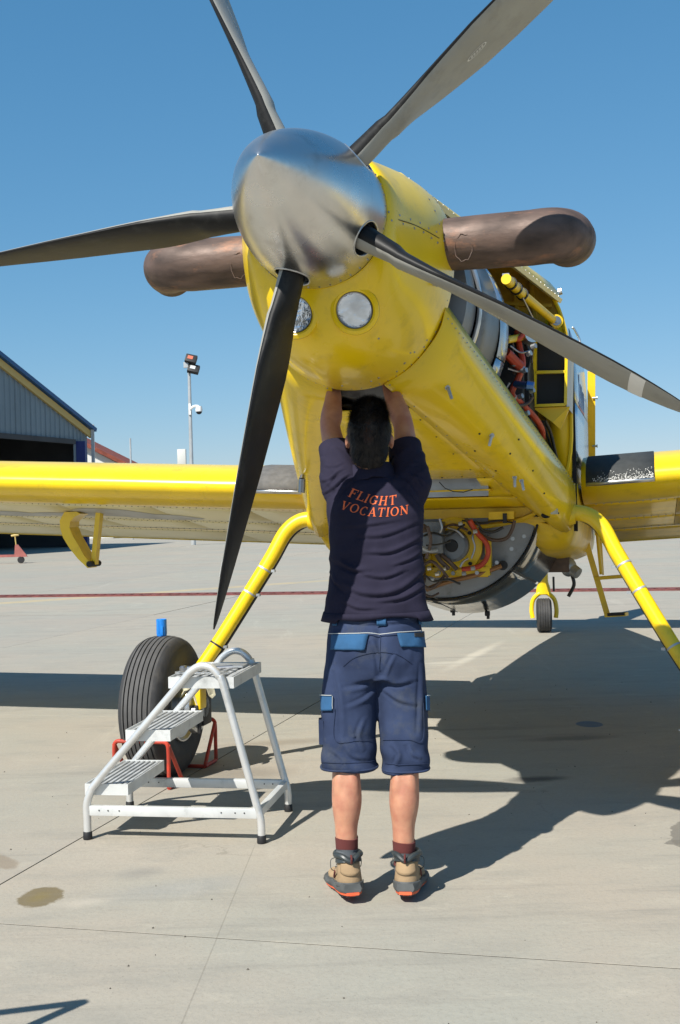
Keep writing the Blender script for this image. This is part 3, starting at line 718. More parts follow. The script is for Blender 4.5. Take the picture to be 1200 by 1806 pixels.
for q, a in (((790, 684), .5), ((868, 768), -.45), ((908, 842), 0), ((920, 848), .3)):
    h = hit(*q, vbm)
    if h[0]:
        p = h[0] - ray(*q)[1] * .003; nn = -ray(*q)[1]; mb = MB()
        mb.tube([p, p + nn * .008], .011, 10); mb.tube([p + nn * .008, p + nn * .012 + Vector((a * .01, 0, -.012)), p + nn * .010 + Vector((a * .03, 0, -.045))], [.006, .007, .0065], 8)
        mb.build('hanging_fastener', M['alu_dull'], beams[0])
h = hit(535, 838, vbl)
if h[0]:
    p = h[0] - ray(535, 838)[1] * .004; mb = MB(); mb.tube([p + Vector((0, -.01, 0)), p + Vector((.0, -.02, -.02))], [.008, .014], 10); mb.tube([p + Vector((0, -.02, -.02)), p + Vector((-.004, -.022, -.085))], .017, 12)
    mb.build('hanging_fastener', M['steel'], beams[1])
for q, rx in (((963, 909), .022),):
    h = hit(*q, vbm)
    if h[0]:
        nn = -ray(*q)[1]; mb = MB(); Mx = Matrix.Translation(h[0] + nn * .004) @ nn.to_track_quat('Z', 'Y').to_matrix().to_4x4() @ Matrix.Diagonal((1.6, 1, 1, 1)); mb.lathe([(.013, 0), (.015, .002)], 16, Mx); mb.build('drain_hole', M['dark'], beams[0])
        h = hit(978, 902, vbm); mb = MB(); Mx = Matrix.Translation(h[0] + nn * .004) @ nn.to_track_quat('Z', 'Y').to_matrix().to_4x4(); mb.box((0, 0, 0), (.036, .028, .001), 0, Mx); mb.build('placard', M['cloth'], beams[0], smooth=0)

for sg, b in zip((1, -1), beams):
    rv = []
    for i in range(46):
        t = (i + .5) / 46; p = Vector(beam_pt(1, t, sg)); q = Vector(beam_pt(2, t, sg)); w_ = p.lerp(q, .35); rv.append((w_ + Vector((sg * .010, 0, 0)), (sg * .85, -.25, .2)))
        p = Vector(beam_pt(5, t, sg)); q = Vector(beam_pt(4, t, sg)); w_ = p.lerp(q, .14)
        if i % 3 == 0: rv.append((w_ + Vector((0, -.002, -.004)), (sg * .3, -.4, -.85)))
    rivets('beam_screws', rv, b, M['steel'], .0036, .0018)
# bottom of the lower cowl
def zb(s): return 1.885 - .2955 * (s - S0)
def lb(s): return .105 + .2351 * (s - S0)
def bpanel(name, s0, s1, l0, l1, dz=0, m_='yellow', seg=6):
    """sheet between two span fractions; l0,l1 as functions of s"""
    mb = MB(); rows = []
    for i in range(seg + 1):
        s_ = lerp(s0, s1, i / seg); rows.append([(lerp(l0(s_), l1(s_), j / 4), s_, zb(s_) + dz) for j in range(5)])
    mb.loft(rows, closed=False, caps=(False, False)); o = mb.build(name, M[m_], plane, smooth=30); thick(o, .005, 0); return o
bp_ = bpanel('bottom_panel', .80, 1.648, lambda s: -lb(s) + .002, lambda s: lb(s) - .002, .0035)
bpanel('bottom_panel', 1.652, 1.93, lambda s: -lb(s) + .002, lambda s: -.28 - .06 * (s - 1.65), .001)
bpanel('bottom_panel', 1.652, 1.93, lambda s: .28 + .06 * (s - 1.65), lambda s: lb(s) - .002, .001)
bpanel('bottom_panel', 1.934, 2.10, lambda s: -lb(s) + .002, lambda s: lb(s) - .002, .0)
vbp = bvh_of(bp_.data); rv = []
for q in [(742, 740), (770, 770), (800, 800), (830, 828), (855, 842), (640, 733), (700, 731), (780, 842), (815, 840), (712, 735)]:
    h = hit(*q, vbp)
    if h[0]: rv.append((h[0], -ray(*q)[1]))
if rv: rivets('panel_screws', rv, bp_, M['black'], .0045, .002)
# intake recess behind the slot
mb = MB(); mb.box((0, 1.76, 1.57), (.64, .012, .17), 1); mb.box((0, 1.86, 1.515), (.66, .22, .008), 0)
mb.build('intake_duct', [M['yellow2'], M['alu_dull']], plane)
mb = MB(); mb.tube([atS(x, y, 1.70) for x, y in ((775, 850), (785, 861), (800, 867), (818, 868), (834, 863))], .0025, 6); mb.build('duct_seam', M['black'], plane)
# belly lip and lines just above the hopper gate
mb = MB(); mb.bar((-.50, 2.12, 1.405), (.50, 2.12, 1.405), .02, .05, 0); mb.bar((.30, 2.14, 1.365), (.62, 2.14, 1.365), .02, .03, 0); mb.build('belly_lip', M['yellow2'], plane)
mb = MB(); mb.box((.34, 2.06, 1.39), (.13, .03, .04), 0); mb.box((.36, 2.04, 1.375), (.02, .02, .05), 1); mb.build('belly_bracket', [M['yellow2'], M['black']], plane)

# ---- top cowl, left side cowl, firewall
def topz(s): return 2.736 + .02 * (s - .6)
mb = MB(); rows = []
for i in range(9):
    t = i / 8; s_ = lerp(.60, 2.13, t); e = lerp(.20, .66, t); ze = lerp(2.690, 2.505, t); rows.append([(e * math.sin(a_ * math.pi / 2), s_, ze + (topz(s_) - ze) * math.cos(a_ * math.pi / 2) ** 1.1) for a_ in [k / 8 for k in range(-8, 9)]])
mb.loft(rows, closed=False, caps=(False, False)); tcw = mb.build('top_cowl', [M['yellow']], plane); thick(tcw, .006, 0)
for sg in (1, -1):
    mb = MB(); a, b_ = Vector((sg * .195, .62, 2.687)), Vector((sg * .655, 2.13, 2.502))
    mb.bar(a, b_, .035, .022, 0, up=(sg * .5, 0, 1)); lp_ = mb.build('cowl_lip', M['cream'], plane)
    rivets('lip_rivets', [(a.lerp(b_, (i + .5) / 34) + Vector((sg * .008, -.002, .013)), (sg * .4, -.2, 1)) for i in range(34)], lp_, M['steel'], .005)
mb = MB(); rows = []
for i in range(9):
    t = i / 8; s_ = lerp(.60, 2.12, t)
    top_, mid, low = Vector((lerp(.20, .655, t), s_, lerp(2.687, 2.502, t))), Vector((lerp(.372, .69, t), s_, lerp(2.42, 2.15, t))), Vector((lerp(.345, .700, t), s_, lerp(2.165, 1.572, t)))
    rows.append([(-p.x, p.y, p.z) for p in smoothpath([top_, mid, low], 6)])
mb.loft(rows, closed=False, caps=(False, False)); o = mb.build('side_cowl', M['yellow'], plane); thick(o, .005, 0)
def fuse_ring(w, zc, top, bot, s, ex=3.4, n=64): return [(x, y, z) for x, y, z in ring(w, top, bot, 0, s, zc, n, ex)]
mb = MB(); mb.loft([fuse_ring(.705, 1.95, .78, .62, s_) for s_ in (2.125, 2.14)]); mb.build('firewall', M['yellow_in'], plane)
# stiffeners on the firewall, outer frame
mb = MB()
for x in (.50, .60): mb.bar((x, 2.112, 1.75), (x * .86, 2.112, 2.60), .018, .03, 0, up=(0, 1, 0))
mb.bar((.20, 2.11, 2.52), (.62, 2.11, 2.47), .018, .03, 0, up=(0, 1, 0)); mb.build('firewall_stiffener', M['yellow_in'], plane)
pr = fuse_ring(.705, 1.95, .78, .62, 2.10); mb = MB()
mb.tube(pr + [pr[0]], .011, 6, caps=(False, False)); mb.build('firewall_frame', M['yellow2'], plane)
# right hand door post strip, just ahead of the fuselage skin
mb = MB(); mb.loft([[(.60, 2.09, 1.66), (.60, 2.09, 2.02), (.585, 2.09, 2.40)], [(.700, 2.10, 1.58), (.708, 2.10, 2.02), (.690, 2.10, 2.36)]], closed=False, caps=(False, False)); o = mb.build('door_post', M['yellow2'], plane); thick(o, .006, 0)

# ---- engine
eng = MB(); CZ = 2.21
def LE_(z): return Matrix.Translation((0, 0, z)) @ Matrix.Rotation(R(-90), 4, 'X')
mb = MB(); mb.lathe([(.20, .12), (.24, .25), (.26, .50), (.30, .60), (.30, .74), (.26, .78)], 40, LE_(2.38)); engine = mb.build('engine', M['alu_dull'], plane)
mb = MB(); mb.lathe([(.28, .74), (.405, .76), (.415, .92)], 64, LE_(2.27)); mb.build('engine_casing', M['plenum'], engine)
mb = MB(); pts = [(.428 * math.cos(a), .93, 2.26 + .428 * math.sin(a)) for a in [2 * math.pi * i / 60 for i in range(61)]]; mb.tube(pts, .011, 8, caps=(False, False)); mb.build('clamp_band', M['alu'], engine)
for i in range(10):                          # bent sheet panels of the plenum, butted with open seams
    a0 = R(36) * i + R(8); mb = MB(); rows = []
    for s_, r_ in ((.945, .425), (1.00, .445), (1.165, .474)): rows.append([(r_ * math.cos(a), s_, CZ + .02 + r_ * math.sin(a)) for a in [a0 + R(35.2) * j / 6 for j in range(7)]])
    mb.loft(rows, closed=False, caps=(False, False)); o = mb.build('plenum_panel', M['plenum'], engine); thick(o, .003, 0)
for i in range(8):
    a0 = R(45) * i + R(-17); mb = MB(); rows = []
    for s_, r_ in ((1.17, .478), (1.26, .490), (1.325, .492), (1.33, .47)): rows.append([(r_ * math.cos(a), s_, CZ + r_ * math.sin(a)) for a in [a0 + R(44.4) * j / 8 for j in range(9)]])
    mb.loft(rows, closed=False, caps=(False, False)); o = mb.build('plenum_rim_panel', M['doorskin'], engine); thick(o, .004, 0)
mb = MB(); mb.lathe([(.10, 1.00), (.412, 1.02), (.45, 1.16), (.465, 1.30), (.10, 1.32)], 48, LE_(CZ)); mb.build('plenum_core', M['dark'], engine)
mb = MB(); mb.box((.26, 1.86, 1.98), (.56, .38, .66)); mb.box((.10, 1.6, 2.05), (.5, .4, .5)); mb.box((.0, .95, 2.02), (.36, .35, .2)); mb.build('accessory_case', M['black'], engine)
mb = MB(); mb.box((.30, 1.66, 2.02), (.44, .12, .42), bev=.01); mb.build('oil_tank', M['black'], engine)
# red hoses, clamps and fittings seen through the open side
def pS(*a): return [atS(x, y, s) for x, y, s in a]
mb = MB(); mb.tube(smoothpath(pS((912, 585, 1.60), (916, 610, 1.56), (922, 640, 1.54), (914, 668, 1.52), (903, 694, 1.5), (920, 712, 1.6), (942, 735, 1.7), (955, 755, 1.78), (957, 772, 1.9)), 6), .0155, 10); mb.build('red_hose', M['redhose'], engine)
mb = MB(); mb.tube(smoothpath(pS((893, 622, 1.42), (905, 634, 1.46), (918, 646, 1.5)), 5), .024, 10); mb.build('red_elbow', M['redhose'], engine)
mb = MB(); mb.tube(smoothpath(pS((900, 595, 1.5), (915, 598, 1.5), (928, 584, 1.55), (935, 592, 1.6)), 5), .012, 8); mb.build('red_hose', M['redhose'], engine)
mb = MB(); p = atS(932, 596, 1.62); mb.tube([p, p + Vector((.03, -.08, 0))], .036, 14); mb.build('fuel_fitting', M['alu'], engine)
mb = MB(); p = atS(908, 678, 1.50); mb.tube([p, p + Vector((.06, -.02, -.01))], [.018, .018], 10); mb.tube([p + Vector((.06, -.02, -.01)), p + Vector((.09, -.02, -.015))], [.024, .02], 8); mb.build('blue_fitting', mat('blue_anodised', (.10, .20, .42), .3, metal=.8), engine)
mb = MB(); mb.tube(smoothpath(pS((962, 742, 1.9), (972, 765, 1.95), (982, 808, 2.0)), 5), .008, 8); mb.tube(smoothpath(pS((957, 742, 1.9), (966, 768, 1.95), (976, 800, 2.0)), 5), .006, 8); mb.build('black_cable', M['blackhose'], engine)
for q in ((908, 640, 1.47), (920, 650, 1.5), (905, 700, 1.52)):
    mb = MB(); p = atS(*q); mb.sphere(tuple(p), .018); mb.build('hose_clamp', M['alu_dull'], engine)
# dense small lines in the open bay
for pts, r_, m_ in [(((898, 590, 1.5), (905, 610, 1.5), (900, 640, 1.5), (908, 660, 1.5)), .006, 'hose'), (((925, 600, 1.62), (935, 630, 1.62), (930, 665, 1.62), (938, 700, 1.64)), .007, 'blackhose'), (((895, 650, 1.45), (915, 655, 1.5), (930, 650, 1.55)), .006, 'steel'), (((896, 700, 1.5), (910, 715, 1.55), (930, 712, 1.6), (940, 700, 1.62)), .008, 'hose'),
    (((900, 610, 1.46), (918, 622, 1.5), (936, 618, 1.55)), .005, 'steel'), (((905, 725, 1.6), (925, 745, 1.7), (945, 752, 1.8)), .007, 'blackhose'), (((930, 585, 1.6), (940, 600, 1.6), (938, 640, 1.62)), .005, 'hose'), (((899, 675, 1.48), (892, 690, 1.48), (900, 705, 1.5)), .005, 'alu_dull')]:
    mb = MB(); mb.tube(smoothpath(pS(*pts), 5), r_, 8); mb.build('service_line', M[m_], engine)
for q in ((903, 600), (930, 625), (935, 690), (915, 700), (926, 730), (922, 655), (899, 628), (938, 612)):
    mb = MB(); p = atS(*q, 1.5); mb.tube([p, p + Vector((.02, -.01, .004))], .012, 8); mb.build('line_fitting', M['alu_dull'], engine)
# engine mount tubes
node = atS(980, 568, 2.0)
for a_, b_, r0, r1 in ((atS(893, 492, 1.34), atS(925, 522, 1.62), .024, .024), (atS(925, 522, 1.62), node, .022, .020), (atS(893, 600, 1.40), atS(975, 583, 1.98), .017, .017), (atS(890, 545, 1.3), atS(960, 600, 1.95), .012, .012)):
    mb = MB(); mb.tube([a_, a_.lerp(b_, .5), b_], [r0, (r0 + r1) / 2, r1], 14); mb.build('engine_mount_tube', M['yellow2'], engine)
for t in (.25, .55, .88):
    p0, p1 = atS(893, 492, 1.34), atS(925, 522, 1.62); d = (p1 - p0); q = p0.lerp(p1, t); mb = MB(); mb.tube([q - d.normalized() * .006, q + d.normalized() * .006], .030, 14); mb.build('hose_clamp', M['black'], engine)
mb = MB(); mb.tube(pS((922, 525, 1.5), (942, 565, 1.6)), .005, 6); mb.build('control_rod', M['steel'], engine)
mb = MB(); d = Vector((.25, -1, 0)).normalized(); mb.tube([node - d * .02, node + d * .028], .034, 16, 0); mb.tube([node + d * .028, node + d * .034], .024, 16, 1); mb.tube([node + d * .034, node + d * .045], .014, 6, 1); mb.build('mount_boss', [M['yellow2'], M['steel']], engine)
mb = MB(); mb.box(tuple(atS(893, 492, 1.36)), (.03, .03, .045)); mb.build('clamp_block', M['alu'], engine)
# yellow louvre box
lv = MB(); a, b_, c_, d = atS(945, 598, 1.93), atS(1000, 598, 1.93), atS(998, 714, 1.93), atS(944, 716, 1.93)
w = .014
for p, q in ((a, b_), (d, c_), (a, d), (b_, c_), (a.lerp(d, .5), b_.lerp(c_, .5))): lv.bar(p, q, .03, w, 0, up=(0, 1, 0) if False else (0, 0, 1) if abs((p - q).z) < .1 else (1, 0, 0))
lo = lv.build('louvre_frame', M['yellow'], plane, smooth=0)
mb = MB(); mb.prism([a + Vector((0, .03, 0)), b_ + Vector((0, .03, 0)), c_ + Vector((0, .03, 0)), d + Vector((0, .03, 0))], (0, .05, 0)); mb.build('louvre_core', M['black'], lo, smooth=0)
mb = MB(); mb.prism([b_ + Vector((.004, 0, .02)), b_ + Vector((.024, .02, .0)), c_ + Vector((.022, .02, -.03)), c_ + Vector((.004, 0, -.01))], (0, .16, 0)); mb.build('louvre_side_plate', M['offwhite'], lo, smooth=0)
mb = MB(); mb.prism([d + Vector((-.01, 0, -.01)), c_ + Vector((.02, 0, -.01)), c_ + Vector((-.03, .03, -.12)), atS(975, 745, 1.93)], (0, .03, 0)); mb.build('louvre_bracket', M['yellow2'], lo, smooth=0)
mb = MB(); mb.bar(atS(942, 590, 1.90), atS(936, 722, 1.90), .02, .012, 0, up=(1, 0, 0)); mb.build('louvre_post', M['yellow'], lo, smooth=0)
mb = MB(); mb.tube(pS((985, 515, 2.0), (991, 513, 2.0)), [.018, .018], 10); mb.build('cowl_latch', M['alu'], plane)

# ---- exhaust stacks
for sg in (1, -1):
    mb = MB(); pts = [(sg * .20, .58, 2.410)] + [(sg * x, .585 + .0 * i, 2.412) for i, x in enumerate((.30, .40, .50, .60, .68))]
    for i in range(0, 11): a = R(90) * i / 10; pts.append((sg * (.712 + .098 * math.sin(a)), .585 + .085 * (1 - math.cos(a)), 2.414 + .006 * math.sin(a)))
    pts += [(sg * .811, .680, 2.42), (sg * .811, .690, 2.42)]
    n = len(pts); rad = [.094] * 2 + [.096, .098, .099] + [.0995] * (n - 7) + [.0995, .101]
    mb.tube(pts, rad, 40, caps=(True, False)); ex = mb.build('exhaust_stack', [M['exhaust']], plane); thick(ex, .004, 0)
    mb = MB(); mb.tube([(sg * .805, .655, 2.42), (sg * .811, .672, 2.42)], .090, 24); mb.build('exhaust_bore', M['soot'], ex)
    mb = MB(); mb.tube([(sg * .7995, .640, 2.420), (sg * .8015, .646, 2.420)], .1006, 40); mb.build('weld_seam', M['exhaust'], ex)
    p = Vector((sg * .44, .485, 2.37)); mb = MB(); pts = [p + Vector((sg * .033 * math.cos(a), .006 * math.cos(a) ** 2, .05 * math.sin(a))) for a in [2 * math.pi * k / 24 for k in range(25)]]; mb.tube([Vector(q) + Vector((0, 0, .004 * math.sin(k_ * 2.1))) for k_, q in enumerate(pts)], .0012, 5); mb.build('weld_seam', M['exhaust'], ex)

# ---- fuselage
fs_ = [(2.16, .706, 1.95, .78, .62), (2.6, .708, 1.93, .80, .66), (3.3, .71, 1.88, .82, .68), (4.2, .69, 1.80, .80, .66), (5.2, .60, 1.70, .78, .62), (6.2, .47, 1.58, .66, .54), (7.2, .30, 1.42, .46, .44), (8.0, .17, 1.30, .30, .34), (8.6, .07, 1.22, .20, .20)]
mb = MB(); mb.loft([fuse_ring(w, zc, t, b_, s_, 3.4 if s_ < 5 else 2.6) for s_, w, zc, t, b_ in fs_]); fus = mb.build('fuselage', M['yellow'], plane)
vf = bvh_of(fus.data)
cn = [(3.55, .30, .02), (3.9, .42, .42), (4.3, .47, .62), (4.9, .46, .66), (5.4, .36, .45), (5.9, .15, .03)]
mb = MB(); mb.loft([[(w * math.cos(a), s_, 2.48 - .1 * (s_ - 3.5) + max(h, .03) * math.sin(a) * 1.25) for a in [math.pi * i / 20 for i in range(21)]] for s_, w, h in cn], closed=False, caps=(False, False)); cnp = mb.build('canopy', mat('canopy_tint', (.02, .035, .05), .08, coat=.5), plane)
mb = MB()
for s_, w, h in cn[1:5]: mb.tube([(w * 1.01 * math.cos(a), s_, 2.48 - .1 * (s_ - 3.5) + h * 1.26 * math.sin(a)) for a in [math.pi * i / 14 for i in range(15)]], .02, 6)
mb.build('canopy_frame', M['yellow'], cnp)
mb = MB(); mb.loft([[(-.05, 7.2, 1.60), (.05, 7.2, 1.60), (.06, 7.8, 1.60), (.02, 8.75, 1.50), (-.02, 8.75, 1.50), (-.06, 7.8, 1.60)], [(-.03, 8.05, 3.0), (.03, 8.05, 3.0), (.035, 8.25, 3.0), (.01, 8.75, 2.95), (-.01, 8.75, 2.95), (-.035, 8.25, 3.0)]]); mb.build('fin', M['yellow'], plane)
mb = MB()
for sg in (1, -1): mb.loft([[(sg * .08, 7.4, 1.62), (sg * .08, 7.7, 1.68), (sg * .08, 8.35, 1.56), (sg * .08, 7.7, 1.58)], [(sg * 2.75, 7.5, 1.62), (sg * 2.75, 7.75, 1.665), (sg * 2.75, 8.2, 1.57), (sg * 2.75, 7.75, 1.59)]])
mb.build('tailplane', M['yellow'], plane)
mb = MB()
for sg in (1, -1): mb.tube([(sg * .1, 7.9, 1.05), (sg * 1.3, 7.9, 1.60)], .025, 8)
mb.build('tailplane_strut', M['yellow'], plane)
# polished door skin, with its seams and handle, on the right side
ds = MB(); rows = []
for s_ in (2.17, 2.5, 3.0, 3.42):
    rows.append([(.7135 + .0015 * math.sin(z * 9 + s_ * 3) + (-.018 * max(0, z - 2.15) * 4), s_, z) for z in [lerp(1.99, 2.36 + .0 * s_, j / 6) for j in range(7)]])
ds.loft(rows, closed=False, caps=(False, False)); o = ds.build('door_skin', M['doorskin'], plane); thick(o, .004, 0)
ds = MB(); rows = []
for s_ in (2.17, 2.5, 3.0, 3.42): rows.append([(.7135 + .0015 * math.sin(z * 7 + s_ * 2), s_, z) for z in [lerp(1.68 - .03 * (s_ - 2.17), 1.983, j / 5) for j in range(6)]])
ds.loft(rows, closed=False, caps=(False, False)); o2 = ds.build('door_skin', M['doorskin'], plane); thick(o2, .004, 0)
mb = MB()
for i, (s0, hh) in enumerate(((2.62, .16), (2.74, .12), (2.84, .12), (2.94, .10), (3.02, .10))): mb.box((.7175, s0, 2.02 + hh / 2), (.002, .035, hh))
mb.box((.7175, 2.80, 2.012), (.002, .5, .014)); mb.build('side_lettering', M['decalblue'], o, smooth=0)
mb = MB(); mb.box((.7175, 2.80, 1.995), (.002, .46, .012)); mb.build('side_lettering', M['decalred'], o, smooth=0)
mb = MB(); mb.bar((.712, 2.15, 1.30), (.712, 2.15, 2.16), .02, .012, 0, up=(0, 1, 0)); mb.build('door_gap', M['dark'], plane, smooth=0)
mb = MB(); mb.tube(smoothpath([atS(1009, 578, 2.5), atS(1013, 580, 2.5), atS(1023, 600, 2.5), atS(1020, 606, 2.5), atS(1015, 602, 2.5)], 5), .006, 8); mb.build('grab_handle', M['alu'], plane)
mb = MB(); a, b_ = atS(1043.5, 655, 3.7), atS(1043.5, 808, 3.7); mb.bar(a, b_, .05, .022, 0, up=(0, 1, 0)); fr = mb.build('door_frame', M['yellow2'], plane, smooth=0)
for y in (702, 787):
    mb = MB(); a = atS(1045, y, 3.68); mb.tube([a, a + Vector((.028, 0, 0))], .006, 8); mb.tube([a + Vector((.028, 0, 0)), a + Vector((.034, 0, 0))], .011, 8); mb.build('door_pin', M['alu_dull'], fr)

# ---- wings
WARP = False
CH, INC, SLE, ZLE, DIH = 2.07, R(11.3), 2.634, 1.520, .050
def naca(x, up):
    t = .15; yt = 5 * t * (.2969 * math.sqrt(x) - .126 * x - .3516 * x * x + .2843 * x ** 3 - .1036 * x ** 4); m_, p_ = .04, .4
    yc = m_ / p_ ** 2 * (2 * p_ * x - x * x) if x < p_ else m_ / (1 - p_) ** 2 * (1 - 2 * p_ + 2 * p_ * x - x * x)
    return yc + (yt if up else -yt)
def wpt(sg, l, x, up, off=0.0):
    e = 1e-3; y = naca(x, up); y2 = naca(min(1, x + e), up); tx, ty = e, y2 - y; L_ = math.hypot(tx, ty) or 1; nx, ny = -ty / L_, tx / L_
    if not up: nx, ny = -nx, -ny
    if x < 1e-5: nx, ny = -1, 0
    X_, Y_ = x * CH + nx * off, y * CH + ny * off
    return Vector((sg * l, SLE + X_ * math.cos(INC) + Y_ * math.sin(INC), ZLE + DIH * (l - .7) - X_ * math.sin(INC) + Y_ * math.cos(INC)))
L0, L1 = .735, 9.0
for sg in (1, -1):
    xs = [(1 - math.cos(math.pi * i / 16)) / 2 for i in range(17)]
    mb = MB(); mb.loft([[tuple(wpt(sg, l, x, True, -.006)) for x in reversed(xs)] + [tuple(wpt(sg, l, x, False, -.006)) for x in xs[1:-1]] for l in (L0, 4, L1)]); wing = mb.build('wing', M['yelgrime'], plane)
    lex = [(.13, 0), (.11, 0), (.085, 0), (.06, 0), (.04, 0), (.025, 0), (.013, 0), (.007, 0), (.003, 0), (.0012, 0), (.0004, 0), (0, 1), (.0004, 1), (.0012, 1), (.003, 1), (.007, 1), (.013, 1), (.025, 1), (.045, 1), (.075, 1), (.11, 1), (.16, 1), (.24, 1), (.34, 1), (.5, 1), (.7, 1), (.85, 1), (1, 1)]
    mb = MB(); rows = []
    for i in range(60):
        l = lerp(L0, L1, (i / 59)); row = []
        for x, u in lex:
            wav = .012 * math.sin(l * 2.6 + sg) + .006 * math.sin(l * 7.3) if x == .13 else 0
            row.append(tuple(wpt(sg, l, x + wav, bool(u), .0015)))
        rows.append(row)
    mb.loft(rows, closed=False, caps=(False, False)); o = mb.build('leading_edge', M['yellow'], wing, smooth=50); thick(o, .003, -1)
    for ri, (xa, xb, st, m_) in enumerate(((.118, .418, .62, 'cream'), (.421, .655, .62, 'cream'), (.680, .998, 1.24, 'cream'))):
        l = L0
        while l < L1 - .05:
            l2 = min(L1, l + st * (1 if l > L0 else .8)); g_ = []
            for i in range(4): g_.append([tuple(wpt(sg, lerp(l + .0025, l2 - .0025, i / 3), lerp(xa, xb, j / 5), False, -.002)) for j in range(6)])
            mb = MB(); mb.loft(g_, closed=False, caps=(False, False)); o = mb.build('skin_panel' if ri < 2 else 'flap_panel', M['yellow2' if sg > 0 else m_], wing, smooth=50, recalc=False); thick(o, .003, 0); l = l2  # cream left, yellow right: ground bounce and shade put into the panel colour
    mb = MB(); mb.loft([[tuple(wpt(sg, l, x, False, .001)) for x in (.657, .679)] for l in (L0, L1)], closed=False, caps=(False, False)); mb.build('flap_gap_strip', M['yellow'], wing, smooth=0)
    rv = []
    for x in (.135, .405, .435, .645, .70):
        l = .8
        while l < (5.2 if sg < 0 else 2.2): rv.append((wpt(sg, l, x, False, .0), (0, 0, -1))); l += .042
    rivets('rivet_rows', rv, wing, M['steel'] if sg > 0 else M['black'], .0052, .002)
    # abrasion pad on the leading edge by the root
    pl_ = [(.0022, 0), (.0012, 0), (.0004, 0), (0, 1), (.0004, 1), (.0012, 1), (.0025, 1), (.004, 1), (.012, 1), (.03, 1), (.06, 1), (.11, 1), (.17, 1), (.25, 1)]
    la, lb_ = (.76, 1.115)
    mb = MB(); mb.loft([[tuple(wpt(sg, l, x, bool(u), .005)) for x, u in pl_] for l in (la, .9, 1.0, lb_)], closed=False, caps=(False, False)); o = mb.build('abrasion_pad', M['pad'] if sg > 0 else M['padgrey'], wing, smooth=60); thick(o, .004, 0)
    mb = MB(); mb.loft([[tuple(wpt(sg, l, x, False, .0055)) for x in (.0024, .0045, .0080)] for l in (la, .9, 1.0, lb_)], closed=False, caps=(False, False)); o2 = mb.build('pad_edge_strip', M['alu'], wing, smooth=60); thick(o2, .004, 0)
    if sg > 0:                                  # chipped paint specks on the dark pad
        mb = MB(); rr = random.Random(3)
        for i in range(420):
            l = .78 + .33 * rr.random() ** .6; z_ = -.021 + abs(rr.gauss(0, .012)) if rr.random() < .85 else rr.uniform(-.02, .03); u = z_ > 0
            x = min(.0023, (z_ / .461) ** 2) if not u else (z_ / .461) ** 2
            s1 = rr.uniform(.0015, .0065); p = wpt(sg, l, x, u, .0082); q = wpt(sg, l + s1, x, u, .0082); r2 = p.lerp(q, .6) + Vector((0, 0, s1 * .8))
            mb.add([p, q, r2], [(0, 1, 2)])
        mb.build('paint_chips', M['white'], o, smooth=0, recalc=False, kind='stuff')
# faded markings under the left wing, flat on the skin
def under(poly, name='faded_marking', sg=-1):
    mb = MB(); n = 14
    mb.add([wpt(sg, l, x, False, .0012) for l, x in poly], [tuple(range(len(poly)))]); mb.build(name, M['greyink'], plane, smooth=0, recalc=False)
for c_, rx, ry in (((3.75, .26), .34, .075), ((3.1, .36), .30, .06), ((2.25, .27), .30, .085), ((1.95, .335), .26, .06), ((2.65, .34), .25, .04)):
    under([(c_[0] + rx * math.cos(a) * (1 + .15 * math.sin(3 * a)), c_[1] + ry * math.sin(a)) for a in [2 * math.pi * i / 22 for i in range(22)]])
# control spade / hinge arm hanging from the left wing
def spade(sg, lc):
    root_ = MB(); pts = []
    def q(x, y): return atS(x, y, 3.2) if sg < 0 else None
    outer = [q(*p) for p in ((143, 902), (122, 903), (114, 918), (115, 932), (120, 948), (131, 966), (146, 985), (163, 1001))]
    inner_ = [q(*p) for p in ((150, 906), (139, 912), (132, 920), (131, 930), (137, 945), (146, 960), (157, 980), (166, 990))]
    mb = MB(); d = Vector((0, .13, 0))
    rows = [[tuple(a - d / 2), tuple(b_ - d / 2), tuple(b_ + d / 2), tuple(a + d / 2)] for a, b_ in zip(outer, inner_)]
    mb.loft(rows); o = mb.build('aileron_hinge_arm', M['yellow'], plane, smooth=30)
    mb = MB(); mb.bar(q(176.5, 899), q(167, 995), .05, .032, 0, up=(1, 0, 0)); mb.build('hinge_strut', M['yellow'], o, smooth=0)
    mb = MB(); mb.bar(q(140, 901), q(179, 901), .05, .012, 0); mb.build('hinge_bracket', M['alu_dull'], o, smooth=0)
    mb = MB(); mb.tube([q(166, 994) + Vector((0, -.07, 0)), q(166, 994) + Vector((0, .07, 0))], .02, 10); mb.build('hinge_bolt', M['black'], o)
spade(-1, 3)

